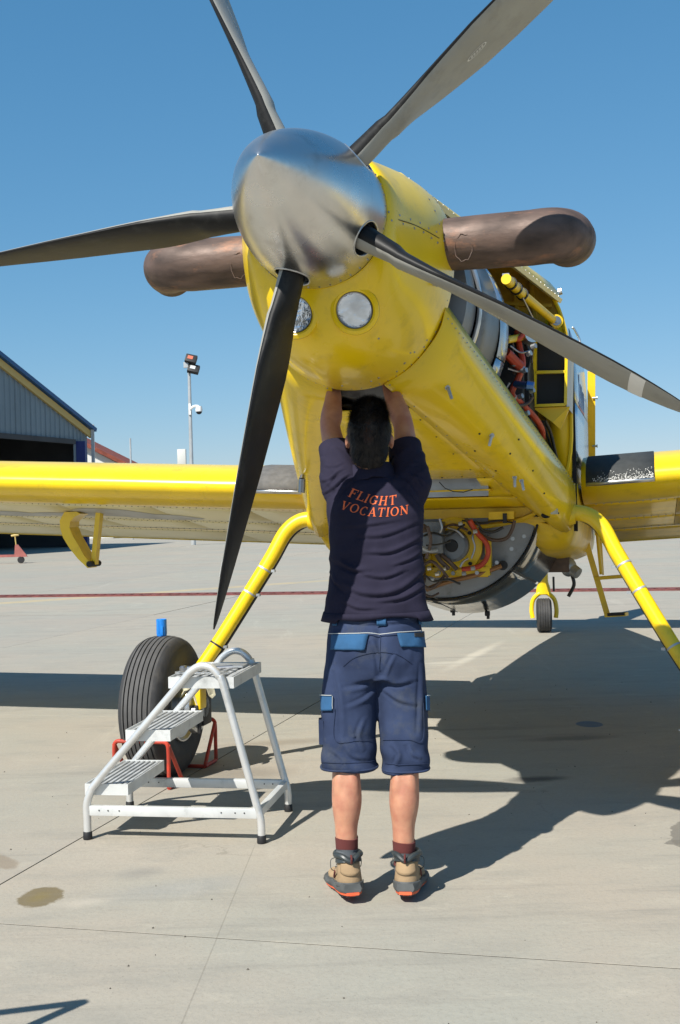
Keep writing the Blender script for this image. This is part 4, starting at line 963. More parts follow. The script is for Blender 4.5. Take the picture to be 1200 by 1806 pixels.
# ---- undercarriage
GC = 0.0
for sg in (1, -1):
    P = [(.66, 2.42, 1.345), (.765, 2.42, 1.335), (.845, 2.40, 1.275), (.912, 2.36, 1.150), (.995, 2.31, 1.005), (1.185, 2.19, .68), (1.325, 2.10, .46), (1.345, 2.09, .40)]
    P = smoothpath([(sg * x + GC , y, z) for x, y, z in P], 5)
    mb = MB(); n = len(P); mb.tube(P, [lerp(.043, .034, i / (n - 1)) for i in range(n)], 20); lg = mb.build('landing_gear_leg', M['yellow'], plane)
    for t in (.52, .62, .72, .82):
        i = int(t * (n - 1)); d = (P[i + 1] - P[i]).normalized(); mb = MB(); mb.tube([P[i] - d * .005, P[i] + d * .005], lerp(.0445, .0365, t), 20); mb.build('hose_band', M['galv'] if t != .72 or sg > 0 else M['black'], lg)
        mb = MB(); mb.box(tuple(P[i] + Vector((-sg * .052, .0, -.01))), (.02, .02, .014)); mb.build('band_buckle', M['alu_dull'], lg)
    bk_ = [p + Vector((-sg * .022, .03, -.030)) for p in P]
    mb = MB(); mb.tube(bk_[2:], .009, 8); mb.build('brake_hose', M['blackhose'], lg)
    mb = MB(); mb.loft([[(sg * (.655 + .02 * k) + GC, 2.42 + r_ * math.cos(a), 1.337 + r_ * math.sin(a)) for a in [2 * math.pi * j / 20 for j in range(20)]] for k, r_ in ((0, .075), (1, .065), (3, .050))]); mb.build('leg_socket', M['yellow2'], plane)
    # wheel
    wx, wy, wz = sg * 1.455, 2.085, .366
    WM = Matrix.Translation((wx, wy, wz)) @ Matrix.Rotation(R(90) * sg, 4, 'Y')     # local +Z points outboard
    wh = MB(); wh.lathe([(.05, -.10), (.12, -.10), (.165, -.105), (.178, -.12), (.185, -.12), (.182, -.09), (.15, -.06), (.15, .06), (.182, .09), (.185, .12), (.178, .12), (.12, .085), (.05, .08)], 48, WM, wrap=False)
    wheel = wh.build('main_wheel', M['yellow2'] if False else M['alu'], plane)
    prof = [(.178, -.112), (.20, -.128), (.24, -.139), (.28, -.140), (.315, -.133), (.342, -.117)]
    g0 = 7; xs_ = []
    for i in range(g0 + 1):
        c0 = -.105 + .21 * i / g0
        def cr(x): return .3735 - .030 * (abs(x) / .125) ** 2.6
        if 0 < i < g0: prof += [(cr(c0), c0 - .004), (cr(c0) - .009, c0 - .0025), (cr(c0) - .009, c0 + .0025), (cr(c0), c0 + .004)]
        else: prof += [(cr(c0), c0)]
        if i < g0: c1 = c0 + .015; prof += [(cr(c1), c1)]
    prof += [(.342, .117), (.315, .133), (.28, .140), (.24, .139), (.20, .128), (.178, .112)]
    ty = MB(); ty.lathe([(r_, h_ * .88) for r_, h_ in prof], 96, WM)
    ty.v = [(x, y, max(z, .0005) if z < .004 else z) for x, y, z in ty.v]
    nprof = len(prof); ty.m = []
    for i in range(nprof - 1):
        rr = (prof[i][0] + prof[i + 1][0]) / 2; ty.m += [1 if prof[i][0] > .34 and prof[i + 1][0] > .34 and abs(prof[i][0] - prof[i + 1][0]) < .006 and prof[i][0] > cr(prof[i][1]) - .004 else 0] * 96
    ty.m += [0, 0]
    ty.f = ty.f[:-2]; ty.m = ty.m[:len(ty.f)]
    ty.build('tyre', [M['rubber'], M['tread']], wheel, smooth=28)
    mb = MB(); mb.lathe([(.06, -.20), (.135, -.20), (.14, -.19), (.14, -.175), (.06, -.17)], 32, WM); mb.build('brake_disc', M['alu'], wheel)
    mb = MB(); mb.lathe([(.03, -.24), (.055, -.24), (.06, -.10), (.03, -.1)], 20, WM); mb.build('axle', M['alu_dull'], wheel)
    br = MB()
    br.box((wx - sg * .20, wy - .04, wz + .06), (.09, .09, .13), 0, bev=.01); br.box((wx - sg * .195, wy - .06, wz - .02), (.075, .07, .08), 1, bev=.008); br.box((wx - sg * .185, wy - .02, wz + .15), (.05, .10, .05), 2, bev=.01)
    br.box((wx - sg * .215, wy + .03, wz + .0), (.05, .12, .20), 1, bev=.01); br.tube([(wx - sg * .225, wy - .05, wz + .10), (wx - sg * .225, wy - .06, wz - .13)], .012, 8, 1)
    br.box((wx - sg * .21, wy - .07, wz + .16), (.035, .02, .05), 2, bev=.005); br.tube([(wx - sg * .19, wy - .09, wz + .12), (wx - sg * .225, wy - .08, wz + .02), (wx - sg * .20, wy - .09, wz - .10)], .007, 6, 2)
    br.tube([(wx - sg * .16, wy - .10, wz - .06), (wx - sg * .262, wy - .10, wz - .055)], .004, 6, 3)
    for a in range(6):
        an = a * 1.047; br.tube([(wx - sg * .205, wy + .11 * math.cos(an), wz + .11 * math.sin(an)), (wx - sg * .225, wy + .11 * math.cos(an), wz + .11 * math.sin(an))], .010, 6, 3)
    br.build('brake_caliper', [M['yellow2'], M['black'], M['cloth'], M['alu_dull']], wheel)
# tail wheel
ty_ = 9.35; mb = MB(); WT = Matrix.Translation((-.06, ty_, .185)) @ Matrix.Rotation(R(7), 4, 'Z') @ Matrix.Rotation(R(90), 4, 'Y')
mb.lathe([(.03, -.07), (.09, -.07), (.10, -.05), (.10, .05), (.09, .07), (.03, .07)], 24, WT); tw = mb.build('tail_wheel', M['yellow'], plane)
mb = MB(); pf = [(.095, -.06), (.13, -.078), (.155, -.08), (.172, -.072)]
for i in range(5):
    c0 = -.052 + .026 * i; pf += [(.185, c0 - .008), (.186, c0 + .006), (.180, c0 + .008), (.180, c0 + .011)]
pf += [(.172, .072), (.155, .08), (.13, .078), (.095, .06)]
mb.lathe(pf, 48, WT); mb.f = mb.f[:-2]; mb.m = mb.m[:len(mb.f)]; mb.build('tyre', M['rubber'], tw)
TT = Matrix.Translation((-.06, ty_, .185)) @ Matrix.Rotation(R(7), 4, 'Z')
mb = MB(); arch = [TT @ Vector(p) for p in ((-.125, -.02, -.03), (-.135, -.01, .06), (-.115, 0, .17), (-.05, .0, .235), (.0, .0, .245), (.05, .0, .235), (.115, 0, .17), (.135, -.01, .06), (.125, -.02, -.03))]
mb.tube(smoothpath(arch, 4), .024, 10); mb.build('fork', M['yellow'], tw)
mb = MB(); mb.loft([[tuple(TT @ Vector((r_ * math.cos(a), .02 + .05 * math.sin(a), z))) for a in [2 * math.pi * j / 16 for j in range(16)]] for r_, z in ((.085, .23), (.075, .30), (.055, .36), (.05, .62), (.09, .85))]); mb.build('tail_post', M['yellow'], tw)
mb = MB(); mb.tube([TT @ Vector((.11, -.02, .26)), TT @ Vector((.11, -.02, .42))], .012, 8); mb.build('steering_spring', M['black'], tw)

# ---- hopper gate box under the belly
WARP = True
mb = MB(); GM = lambda s_, r_, z: [(r_ * math.cos(a), s_, z + r_ * math.sin(a)) for a in [2 * math.pi * j / 64 for j in range(64)]]
mb.loft([GM(2.165, .50, 1.475), GM(2.17, .518, 1.475), GM(2.98, .585, 1.405)]); gate = mb.build('hopper_gate', M['gateface'], plane)
edges = [-178, -151, -96, -45, -2]
for i in range(4):
    mb = MB(); rows = []
    for s_, r_, z in ((2.16, .527, 1.475), (2.45, .552, 1.45), (2.99, .598, 1.405)): rows.append([(r_ * math.cos(a), s_, z + r_ * math.sin(a)) for a in [R(lerp(edges[i] + .8, edges[i + 1] - .8, j / 12)) for j in range(13)]])
    mb.loft(rows, closed=False, caps=(False, False)); o = mb.build('gate_skin_panel', M['gateskin'], gate); thick(o, .005, 0)
mb = MB(); mb.tube([(.532 * math.cos(a), 2.157, 1.475 + .532 * math.sin(a)) for a in [R(-180 + 4 * i) for i in range(46)]], .006, 6); mb.build('gate_seal', M['black'], gate)
for q in ((799, 1080), (860, 1086)):
    p = atS(q[0], q[1] - 4, 2.95); mb = MB(); mb.box((p.x, p.y, p.z), (.03, .03, .03), bev=.006); mb.box((p.x + .004, p.y, p.z - .022), (.016, .02, .022)); mb.build('gate_stop', M['black'], gate)
# front plate details
gs = 2.10
mb = MB(); P0 = atS(802, 962, gs); WMg = Matrix.Translation(P0) @ Matrix.Rotation(R(90), 4, 'X'); mb.lathe([(.145, -.05), (.150, -.02), (.150, .02), (.132, .025)], 40, WMg, 0); mb.box(tuple(P0 + Vector((.02, .03, -.02))), (.30, .02, .30), 0); mb.build('motor_flange', M['yellow2'], gate)
mb = MB(); mb.lathe([(.085, -.05), (.085, .07), (.07, .08)], 28, WMg, 0); mb.lathe([(.034, .08), (.030, .086)], 20, WMg, 1); mb.build('drive_motor', [M['plenum'], M['black']], gate)
mb = MB(); mb.box(tuple(P0 + Vector((-.105, -.10, .045))), (.14, .09, .165), bev=.004); mb.build('control_box', M['plenum'], gate)
mb = MB(); mb.box(tuple(atS(792, 1008, gs)), (.44, .05, .045), 0); mb.box(tuple(atS(862, 975, gs)), (.03, .04, .16), 0); mb.box(tuple(atS(748, 988, gs)), (.10, .1, .13), 0, bev=.02); mb.build('mounting_rail', M['yellow2'], gate)
mb = MB(); mb.tube(smoothpath(pS((829, 918, 1.98), (842, 940, 2.0), (858, 958, 2.02), (861, 978, 2.03), (850, 996, 2.03), (832, 1002, 2.03), (816, 1004, 2.04)), 6), .0135, 10); mb.build('red_hose', M['redhose'], gate)
for q in (((822, 915, 2.0), (840, 938, 2.03), (868, 952, 2.05), (892, 950, 2.05), (903, 935, 2.05), (908, 918, 2.05)),): mb = MB(); mb.tube(smoothpath(pS(*q), 6), .010, 8); mb.build('drain_hose', M['hose'], gate)
for q in (((770, 978, 1.98), (778, 990, 1.98), (792, 1003, 2.0)), ((778, 978, 2.0), (792, 990, 2.0), (806, 1004, 2.02))): mb = MB(); mb.tube(smoothpath(pS(*q), 5), .012, 8); mb.build('hydraulic_hose', M['hose'], gate)
mb = MB(); mb.tube(smoothpath(pS((752, 1040, 2.06), (790, 1026, 2.06), (840, 1014, 2.08), (885, 998, 2.10)), 5), .013, 8); mb.build('copper_pipe', mat('copper_brown', (.30, .15, .06), .45, metal=.4, vary=.2), gate)
mb = MB(); p = atS(888, 997, 2.13); mb.lathe([(.024, 0), (.026, .02)], 16, Matrix.Translation(p) @ Matrix.Rotation(R(90), 4, 'X')); mb.build('pipe_grommet', M['black'], gate)
mb = MB(); mb.tube(smoothpath(pS((752, 962, 1.9), (775, 960, 1.9), (795, 955, 1.9)), 5), .005, 6); mb.build('black_cable', M['blackhose'], gate)
for q in ((829, 940), (830, 994), (775, 1010), (800, 1011), (842, 1010), (905, 950), (925, 946), (877, 992), (903, 968)):
    mb = MB(); p = atS(*q, gs - .03); mb.tube([p, p + Vector((0, -.012, 0))], .011, 6); mb.build('gate_bolt', M['alu_dull'] if q[0] > 850 or q[1] > 1000 else M['black'], gate)
mb = MB(); mb.box((-.05, 2.13, 1.27), (.62, .03, .22)); mb.build('gate_backplate', M['plenum'], gate)
mb = MB(); mb.box((-.16, 2.0, 1.16), (.2, .12, .26), bev=.03); mb.tube([(-.3, 1.98, 1.28), (-.02, 1.98, 1.33)], .03, 10); mb.build('valve_block', M['hose'], gate)
# the tangle of lines in front of the gate
rr = random.Random(21)
for pts, r_, m_ in [(((745, 925, 1.95), (770, 935, 1.98), (800, 925, 2.0), (825, 935, 2.0)), .007, 'hose'), (((748, 945, 1.92), (765, 940, 1.95), (790, 945, 1.96), (820, 925, 2.0)), .006, 'blackhose'), (((742, 1000, 1.9), (760, 990, 1.93), (775, 1000, 1.95), (790, 1018, 1.98)), .008, 'hose'),
    (((750, 1015, 1.95), (765, 1025, 1.97), (790, 1022, 1.98), (812, 1030, 2.0)), .006, 'blackhose'), (((755, 930, 1.9), (760, 955, 1.9), (752, 985, 1.9)), .009, 'hose'), (((832, 985, 2.0), (838, 965, 2.0), (834, 945, 2.0), (845, 925, 2.03)), .005, 'steel'), (((815, 918, 2.02), (850, 922, 2.05), (880, 918, 2.05), (905, 922, 2.06)), .005, 'blackhose'),
    (((744, 1030, 1.98), (758, 1038, 2.0), (772, 1030, 2.0), (785, 1014, 2.0)), .009, 'hose'), (((790, 930, 1.96), (806, 936, 1.96), (818, 948, 1.98)), .006, 'steel'), (((742, 965, 1.88), (756, 972, 1.9), (772, 970, 1.92)), .010, 'alu_dull'), (((840, 920, 2.02), (852, 935, 2.04), (870, 938, 2.05), (888, 930, 2.06)), .008, 'blackhose'),
    (((776, 915, 1.95), (780, 930, 1.95), (776, 940, 1.95)), .007, 'steel'), (((745, 1045, 2.02), (760, 1052, 2.04), (775, 1046, 2.05)), .006, 'hose'), (((812, 1000, 1.98), (818, 990, 1.98), (826, 985, 1.99)), .006, 'steel')]:
    mb = MB(); mb.tube(smoothpath(pS(*pts), 5), r_, 8); mb.build('service_line', M[m_], gate)
for q in ((757, 1003), (771, 1013), (783, 1004), (818, 1012), (834, 1003), (752, 938), (812, 924), (838, 938), (762, 1022)):
    mb = MB(); p = atS(*q, 1.97); mb.tube([p + Vector((-.008, 0, 0)), p + Vector((.012, 0, .003))], .011, 8); mb.build('hose_fitting', M['alu'] if q[0] % 2 else M['alu_dull'], gate)
# belly fairing corner, right and left
for sg in (1, -1):
    mb = MB(); rows = []
    for s_, x0, x1, z0, z1 in ((2.14, .60, .708, 1.36, 1.30), (2.30, .55, .712, 1.24, 1.22), (2.7, .50, .715, 1.19, 1.19), (3.4, .50, .715, 1.14, 1.13), (4.2, .48, .70, 1.12, 1.12)):
        rows.append([tuple(p) for p in smoothpath([(sg * .42, s_, z0 + .02), (sg * x0, s_, z0 - .03), (sg * (x1 - .05), s_, z1 - .0), (sg * x1, s_, z1 + .12), (sg * (x1 + .003), s_, 1.55)], 4)])
    mb.loft(rows, closed=False, caps=(False, False)); o = mb.build('belly_fairing', M['yellow2'], plane); thick(o, .006, 0)
# fuel pump and drain hose behind the gate
mb = MB(); p = atS(1003, 1000, 3.1); mb.box(tuple(p + Vector((-.06, 0, .03))), (.14, .1, .12), 1, bev=.01); mb.sphere(tuple(p), (.05, .05, .06), 0); mb.tube([p, p + Vector((.06, -.03, -.04))], [.04, .035], 12, 0); mb.tube(smoothpath([p + Vector((.02, 0, -.05)), p + Vector((.03, 0, -.11)), p + Vector((-.005, 0, -.18))], 5), .011, 8, 2)
mb.build('belly_pump', [M['alu_dull'], M['hose'], M['blackhose']], plane)
# boarding step
mb = MB(); a, b_ = atS(1031, 945, 3.3), atS(1072, 1086, 3.3); mb.bar(a, b_, .035, .022, 0, up=(0, 1, 0)); step = mb.build('boarding_step', M['yellow2'], plane, smooth=0)
mb = MB(); mb.bar(atS(1050, 1020, 3.3), atS(1103, 1016, 3.26), .05, .022); mb.build('step_bar', M['yellow2'], step, smooth=0)
mb = MB(); mb.bar(atS(1069, 1085, 3.3), atS(1106, 1083, 3.26), .06, .022, 0); mb.bar(atS(1075, 1083.5, 3.29), atS(1104, 1082, 3.25), .062, .018, 1); mb.build('step_bar', [M['yellow2'], M['black']], step, smooth=0)
mb = MB(); mb.tube([atS(1053, 930, 3.3), atS(1061, 1013, 3.3)], .012, 8); mb.tube([atS(1059, 930, 3.33), atS(1064, 1014, 3.33)], .006, 8); mb.build('step_strut', M['yellow'], step)
# shadowy wing root gap and cockpit belly stays
# ================================================================ PERSON
WARP = False
KD = 1.152
CAMI = Vector((0, 0, CAM_H))
def WP(x, y, D):
    d = CAMROT @ Vector(((x - 600) / FPX, (903 - y) / FPX, -1)); return CAMI + d * (D / d.y)
PR = Vector((.10, 3.74 * KD, 0))
person = empty('person', PR, label='person in navy polo shirt and blue shorts reaching up under the yellow engine cowling', category='person')
def Q(x, y, D): return WP(x, y, D * KD) - PR
def limb(mb, pts, rad, seg=16, n=5, flat=1.0):
    P = smoothpath(pts, n); m = len(pts) - 1; r_ = []
    for i in range(len(P)):
        t = i / n; k = min(int(t), m - 1); u = t - k; u = u * u * (3 - 2 * u); r_.append(lerp(rad[k], rad[k + 1], u))
    mb.tube(P, r_, seg, flat=flat)
    mb.sphere(tuple(P[0]), r_[0] * .98, seg=12, rows=8); mb.sphere(tuple(P[-1]), r_[-1] * .98, seg=12, rows=8)
# joints (photo position, distance)
SHL, SHR = Q(604, 848, 3.885), Q(722, 848, 3.885)
ELL, ELR = Q(583, 756, 4.01), Q(712, 752, 4.01)
WRL, WRR = Q(590, 683, 4.12), Q(684, 672, 4.12)
HDc = Q(652, 768, 3.84)
hipz = .98
body = MB()
# arms: upper arm, forearm with muscle bulge, wrist
for sg, sh, el, wr in ((-1, SHL, ELL, WRL), (1, SHR, ELR, WRR)):
    limb(body, [sh, sh.lerp(el, .5), el, el.lerp(wr, .3), el.lerp(wr, .7), wr], [.052, .046, .040, .043, .034, .026], 16, 4)
    # hand reaching on upwards, palm forward, slightly curled round the edge of the opening
    d = (wr - el).normalized(); f = Vector((0, 1, 0)); f = (f - d * f.dot(d)).normalized(); s_ = d.cross(f).normalized() * (1 if sg > 0 else -1)
    if s_.x * sg > 0: s_ = -s_                    # thumb side points inwards
    pc = wr + d * .045
    body.loft([[tuple(wr + d * q + s_ * (w * math.cos(a)) + f * (.014 * math.sin(a))) for a in [2 * math.pi * j / 14 for j in range(14)]] for q, w in ((-.01, .026), (.02, .034), (.055, .040), (.085, .041), (.095, .036))])
    for i, (o, L_) in enumerate(((.031, .068), (.010, .076), (-.011, .070), (-.030, .054))):
        a0 = wr + d * .085 + s_ * o; a1 = a0 + d * L_ * .45 + f * .006 + s_ * o * .15; a2 = a1 + d * L_ * .26 + f * .016; a3 = a2 + d * L_ * .12 + f * .020
        body.tube([a0 - d * .02, a0, a1, a2, a3], [.0095, .0092, .0085, .0078, .006], 10); body.sphere(tuple(a3), .0062, seg=8, rows=6)
    t0 = wr + d * .028 + s_ * .026; t1 = t0 + d * .030 + s_ * .022 + f * .008; t2 = t1 + d * .026 + s_ * .006 + f * .014; t3 = t2 + d * .018 + f * .010
    body.tube([t0 - s_ * .01, t0, t1, t2, t3], [.014, .0125, .011, .0098, .0075], 10); body.sphere(tuple(t3), .0078, seg=8, rows=6)
# neck, trunk
NB = Q(655, 838, 3.88)
limb(body, [NB - Vector((0, 0, .06)), NB, HDc + Vector((0, .01, -.075)), HDc + Vector((0, .015, -.03))], [.060, .056, .056, .058], 18, 4)
for z, w, d in ((0, 0, 0),):
    body.loft([[(NB.x + w_ * math.cos(a), .095 + .15 * (z_ - 1.05) + d_ * math.sin(a), z_) for a in [2 * math.pi * j / 24 for j in range(24)]] for z_, w_, d_ in ((.86, .12, .07), (.98, .13, .08), (1.10, .125, .075), (1.25, .14, .08), (1.38, .15, .075), (1.46, .12, .055), (1.50, .06, .035))])
# head: skull, face, ears
HT = Matrix.Translation(HDc) @ Matrix.Rotation(R(30), 4, 'X') @ Matrix.Rotation(R(-3), 4, 'Z')
body.sphere((0, -.005, .018), (.076, .094, .098), M=HT, seg=24, rows=16)
body.sphere((0, .035, -.045), (.058, .062, .070), M=HT, seg=20, rows=14)
body.sphere((0, .078, -.100), (.026, .022, .020), M=HT); body.sphere((0, .100, -.030), (.013, .022, .024), M=HT); body.sphere((0, .092, -.005), (.009, .012, .028), M=HT)
body.sphere((0, .085, -.070), (.024, .014, .012), M=HT)
for sg in (-1, 1):
    body.sphere((sg * .030, .078, .018), (.024, .014, .009), M=HT); body.sphere((sg * .038, .070, -.028), (.022, .02, .02), M=HT)
    EM = HT @ Matrix.Translation((sg * .079, -.004, -.022)) @ Matrix.Rotation(R(sg * 24), 4, 'Z') @ Matrix.Rotation(R(-12), 4, 'X')
    body.sphere((0, 0, 0), (.008, .019, .032), M=EM, seg=14, rows=10); body.sphere((sg * .004, -.004, .004), (.007, .015, .024), M=EM, seg=12, rows=8)
# legs
LEG = []
for sg, hx, kx, ax in ((-1, 628, 611, 611), (1, 700, 714, 712)):
    hip = Q(hx, 1130, 3.80); knee = Q(kx, 1338, 3.73); calf = Q(kx - 1 * sg, 1408, 3.715); low = Q(ax, 1465, 3.70); ank = Q(ax + 2, 1512 + (2 if sg > 0 else -4), 3.695)
    heel = Q(ax + 2, 1560, 3.68); LEG.append((sg, hip, knee, calf, low, ank))
    limb(body, [hip, hip.lerp(knee, .5), knee, calf + Vector((0, -.008, 0)), low, ank, ank + Vector((0, .01, -.06))], [.074, .063, .049, .0545, .040, .034, .036], 20, 5)
for sg, hip, knee, calf, low, ank in LEG:
    for q, dz, r_ in ((-1, .035, (.027, .026, .075)), (1, .045, (.026, .026, .070))): body.sphere(tuple(calf + Vector((q * .021, -.027, dz))), r_, seg=16, rows=12)
    body.sphere(tuple(low + Vector((0, -.016, .0))), (.017, .020, .08), seg=12, rows=10)
me = fuse(body, .0055, 6, .5); bd = link('body', me, person); me.materials.append(M['skin'])
# face details
for sg in (-1, 1):
    mb = MB(); mb.sphere((sg * .030, .082, -.002), .0115, 0, M=HT); mb.sphere((sg * .030, .0915, -.001), (.0055, .0035, .0055), 1, M=HT); mb.build('eye', [M['white'], M['black']], bd)
    mb = MB(); mb.tube([HT @ Vector(p) for p in ((sg * .014, .096, .021), (sg * .030, .095, .026), (sg * .048, .082, .020))], .003, 6); mb.build('eyebrow', M['hair'], bd)
mb = MB(); mb.tube([HT @ Vector(p) for p in ((-.022, .094, -.069), (0, .101, -.067), (.022, .094, -.069))], .0035, 6); mb.build('lips', mat('lip_skin', (.38, .13, .10), .5), bd)
# hair: cap over crown, back and temples, plus short strands
hb_ = MB(); hb_.sphere((0, -.010, .024), (.0805, .0985, .1035), M=HT, seg=40, rows=26)
hb_.sphere((0, -.045, -.040), (.070, .060, .075), M=HT, seg=26, rows=16)
hb_.sphere((0, .01, .075), (.062, .075, .062), M=HT, seg=26, rows=16)
hme = fuse(hb_, .005, 4, .5)
HTi = HT.inverted()
bm = bmesh.new(); bm.from_mesh(hme); kill = []
for v in bm.verts:
    p = HTi @ v.co
    if (p.y > .055 and p.z < .050) or (p.z < -.06 and p.y > -.035) or (p.z < -.012 and p.y > .012): kill.append(v)
    elif abs(p.x) > .055 and p.z < -.004 and p.y > -.028: kill.append(v)
bmesh.ops.delete(bm, geom=kill, context='VERTS')
for v in bm.verts:
    p = HTi @ v.co
    v.co += v.normal * (noise.noise(Vector((p.x * 60, p.y * 60, p.z * 22))) * .0028 + noise.noise(Vector((p.x * 170, p.y * 170, p.z * 60))) * .0016)
bm.to_mesh(hme); bm.free(); hme.materials.append(M['hair']); hair = link('hair', hme, person)
rr = random.Random(11); st = MB(); sr_ = MB(); pol = [p for p in hme.polygons]; areas = len(pol)
for i in range(20000):
    p = pol[rr.randrange(areas)]; c0 = p.center; n = p.normal; lp_ = HTi @ c0
    whorl = HTi.to_3x3() @ n
    tang = HT.to_3x3() @ Vector((lp_.x * 2, -.2 + lp_.y, -1.2 + 1.6 * max(0, min(1, (lp_.z - .04) / .05)))); tang = (tang - n * tang.dot(n)).normalized()
    L_ = rr.uniform(.008, .021) * (1.5 if lp_.z > .07 else (.65 if lp_.z < -.03 else 1)); up_ = .75 if lp_.z > .08 else .38
    tip = c0 + (n * up_ + tang * rr.uniform(.6, 1) + Vector((rr.gauss(0, .25), rr.gauss(0, .25), rr.gauss(0, .25)))).normalized() * L_
    w_ = n.cross(tang) * .0006
    red = (lp_.x + .002) ** 2 / .018 ** 2 + (lp_.z - .060) ** 2 / .034 ** 2 < 1 and lp_.y < -.01 and rr.random() < .62
    (sr_ if red else st).add([c0 - n * .001 - w_, c0 - n * .001 + w_, tip], [(0, 1, 2)])
st.build('hair_strands', M['hair'], hair, recalc=False, smooth=0, kind='stuff'); sr_.build('hair_strands', M['hairred'], hair, recalc=False, smooth=0, kind='stuff')


def creases(lst, D):
    """pressed-in cloth creases, each a polyline in photo points with its width and height"""
    o = []
    for pts, w, h in lst:
        P = [Q(p.x, p.y, D) for p in smoothpath([Vector((x, y, 0)) for x, y in pts], 5)]
        P = [(q.x, q.z) for q in P]; xs = [p[0] for p in P]; zs = [p[1] for p in P]
        o.append((P, w, h, min(xs) - 3 * w, max(xs) + 3 * w, min(zs) - 3 * w, max(zs) + 3 * w))
    return o
def crease_h(cr, x, z, back):
    t = 0
    for P, w, h, x0, x1, z0, z1 in cr:
        if not (x0 < x < x1 and z0 < z < z1): continue
        best = 9; bs = 0; bu = 0; n = len(P) - 1
        for i in range(n):
            ax, az = P[i]; dx, dz = P[i + 1][0] - ax, P[i + 1][1] - az; L2 = dx * dx + dz * dz + 1e-12
            u = max(0, min(1, ((x - ax) * dx + (z - az) * dz) / L2)); ex, ez = x - ax - u * dx, z - az - u * dz; d = ex * ex + ez * ez
            if d < best: best = d; bs = ez * (1 if dx >= 0 else -1); bu = (i + u) / n
        d = math.sqrt(best) / w
        if d > 3: continue
        e = math.sin(math.pi * min(1, max(0, bu * .94 + .03))) ** .6
        k = math.copysign(d, bs)                      # ridge above, sharp valley just below
        t += h * e * (math.exp(-((k - .55) / .75) ** 2) - .85 * math.exp(-((k + .65) / .45) ** 2))
    return t * back
# ---- polo shirt
sh = MB(); SX = NB.x
def LD(y): return interp(y, [(850, 3.885), (960, 3.850), (1086, 3.805), (1200, 3.775), (1360, 3.735)])
def tr_ring(zpx, lx, rx, dep, yc, ex=2.3, n=40):
    Dd = LD(zpx); yc += (Dd - 3.74) * KD; a, b_ = Q(lx, zpx, Dd), Q(rx, zpx, Dd); w = (b_.x - a.x) / 2; cx = (a.x + b_.x) / 2; cz = (a.z + b_.z) / 2
    return [(x, y, cz) for x, z, y in [(q[0], 0, q[2] - 0) for q in ring(w, dep, dep, cx, 0, yc, n, ex)]]
sh.loft([tr_ring(1086, 573, 755, .125, .015), tr_ring(1060, 575, 752, .120, .012), tr_ring(1020, 581, 748, .112, .010), tr_ring(980, 583, 745, .110, .008), tr_ring(940, 581, 746, .114, .004), tr_ring(905, 577, 748, .118, .0), tr_ring(875, 577, 746, .112, -.002), tr_ring(852, 587, 738, .098, .0), tr_ring(838, 612, 708, .075, .01)])
for sg, s0, el in ((-1, SHL, ELL), (1, SHR, ELR)):
    a = s0 + Vector((-sg * .035, 0, -.07)); cuff = s0.lerp(el, .44)
    limb(sh, [a, s0 + Vector((sg * .004, .0, -.015)), s0.lerp(el, .28) + Vector((sg * .004, 0, 0)), cuff], [.084, .078, .0665, .0635], 22, 5)
    sh.f = sh.f
me = fuse(sh, .0052, 7, .5)
bm = bmesh.new(); bm.from_mesh(me); bmesh.ops.smooth_vert(bm, verts=bm.verts, factor=.5, use_axis_x=True, use_axis_y=True, use_axis_z=True)
bm.normal_update()
def fold(p):
    """drape of the cotton: long curved creases across the small of the back, gathers at the shoulders"""
    z = p.z; x = p.x - SX; f_ = 0
    w1 = max(0, min(1, (1.42 - z) / .15)) * max(0, min(1, (z - .98) / .10))
    c1 = z + .32 * x * x * 3 - .10 * x + .02 * noise.noise(Vector((x * 5, z * 3, 2)))
    f_ += w1 * (.0035 * abs(math.sin(c1 * 36 + 1.5 * noise.noise(Vector((x * 6, z * 5, 0))))) ** 2 * (noise.noise(Vector((x * 4 + 3, z * 8, 1))) * .8 + .75))
    c2 = z - .55 * x + .03 * noise.noise(Vector((x * 7, z * 7, 5)))
    f_ += w1 * .003 * max(0, math.sin(c2 * 55)) * max(0, noise.noise(Vector((x * 5, z * 6, 9))) + .25)
    w2 = max(0, min(1, (z - 1.40) / .08)) * max(0, min(1, (abs(x) - .05) / .05))
    f_ += w2 * .003 * max(0, math.sin((abs(x) * .75 - (z - 1.45) * .95) * 95 + 2 * noise.noise(Vector((x * 9, z * 9, 3)))))
    f_ += .0045 * noise.noise(Vector((x * 9, p.y * 9, z * 9))) + .0016 * noise.noise(Vector((x * 28, p.y * 28, z * 20)))
    f_ += .006 * max(0, .04 - abs(z - 1.0)) / .04 * math.sin(x * 34 + 1)
    return f_
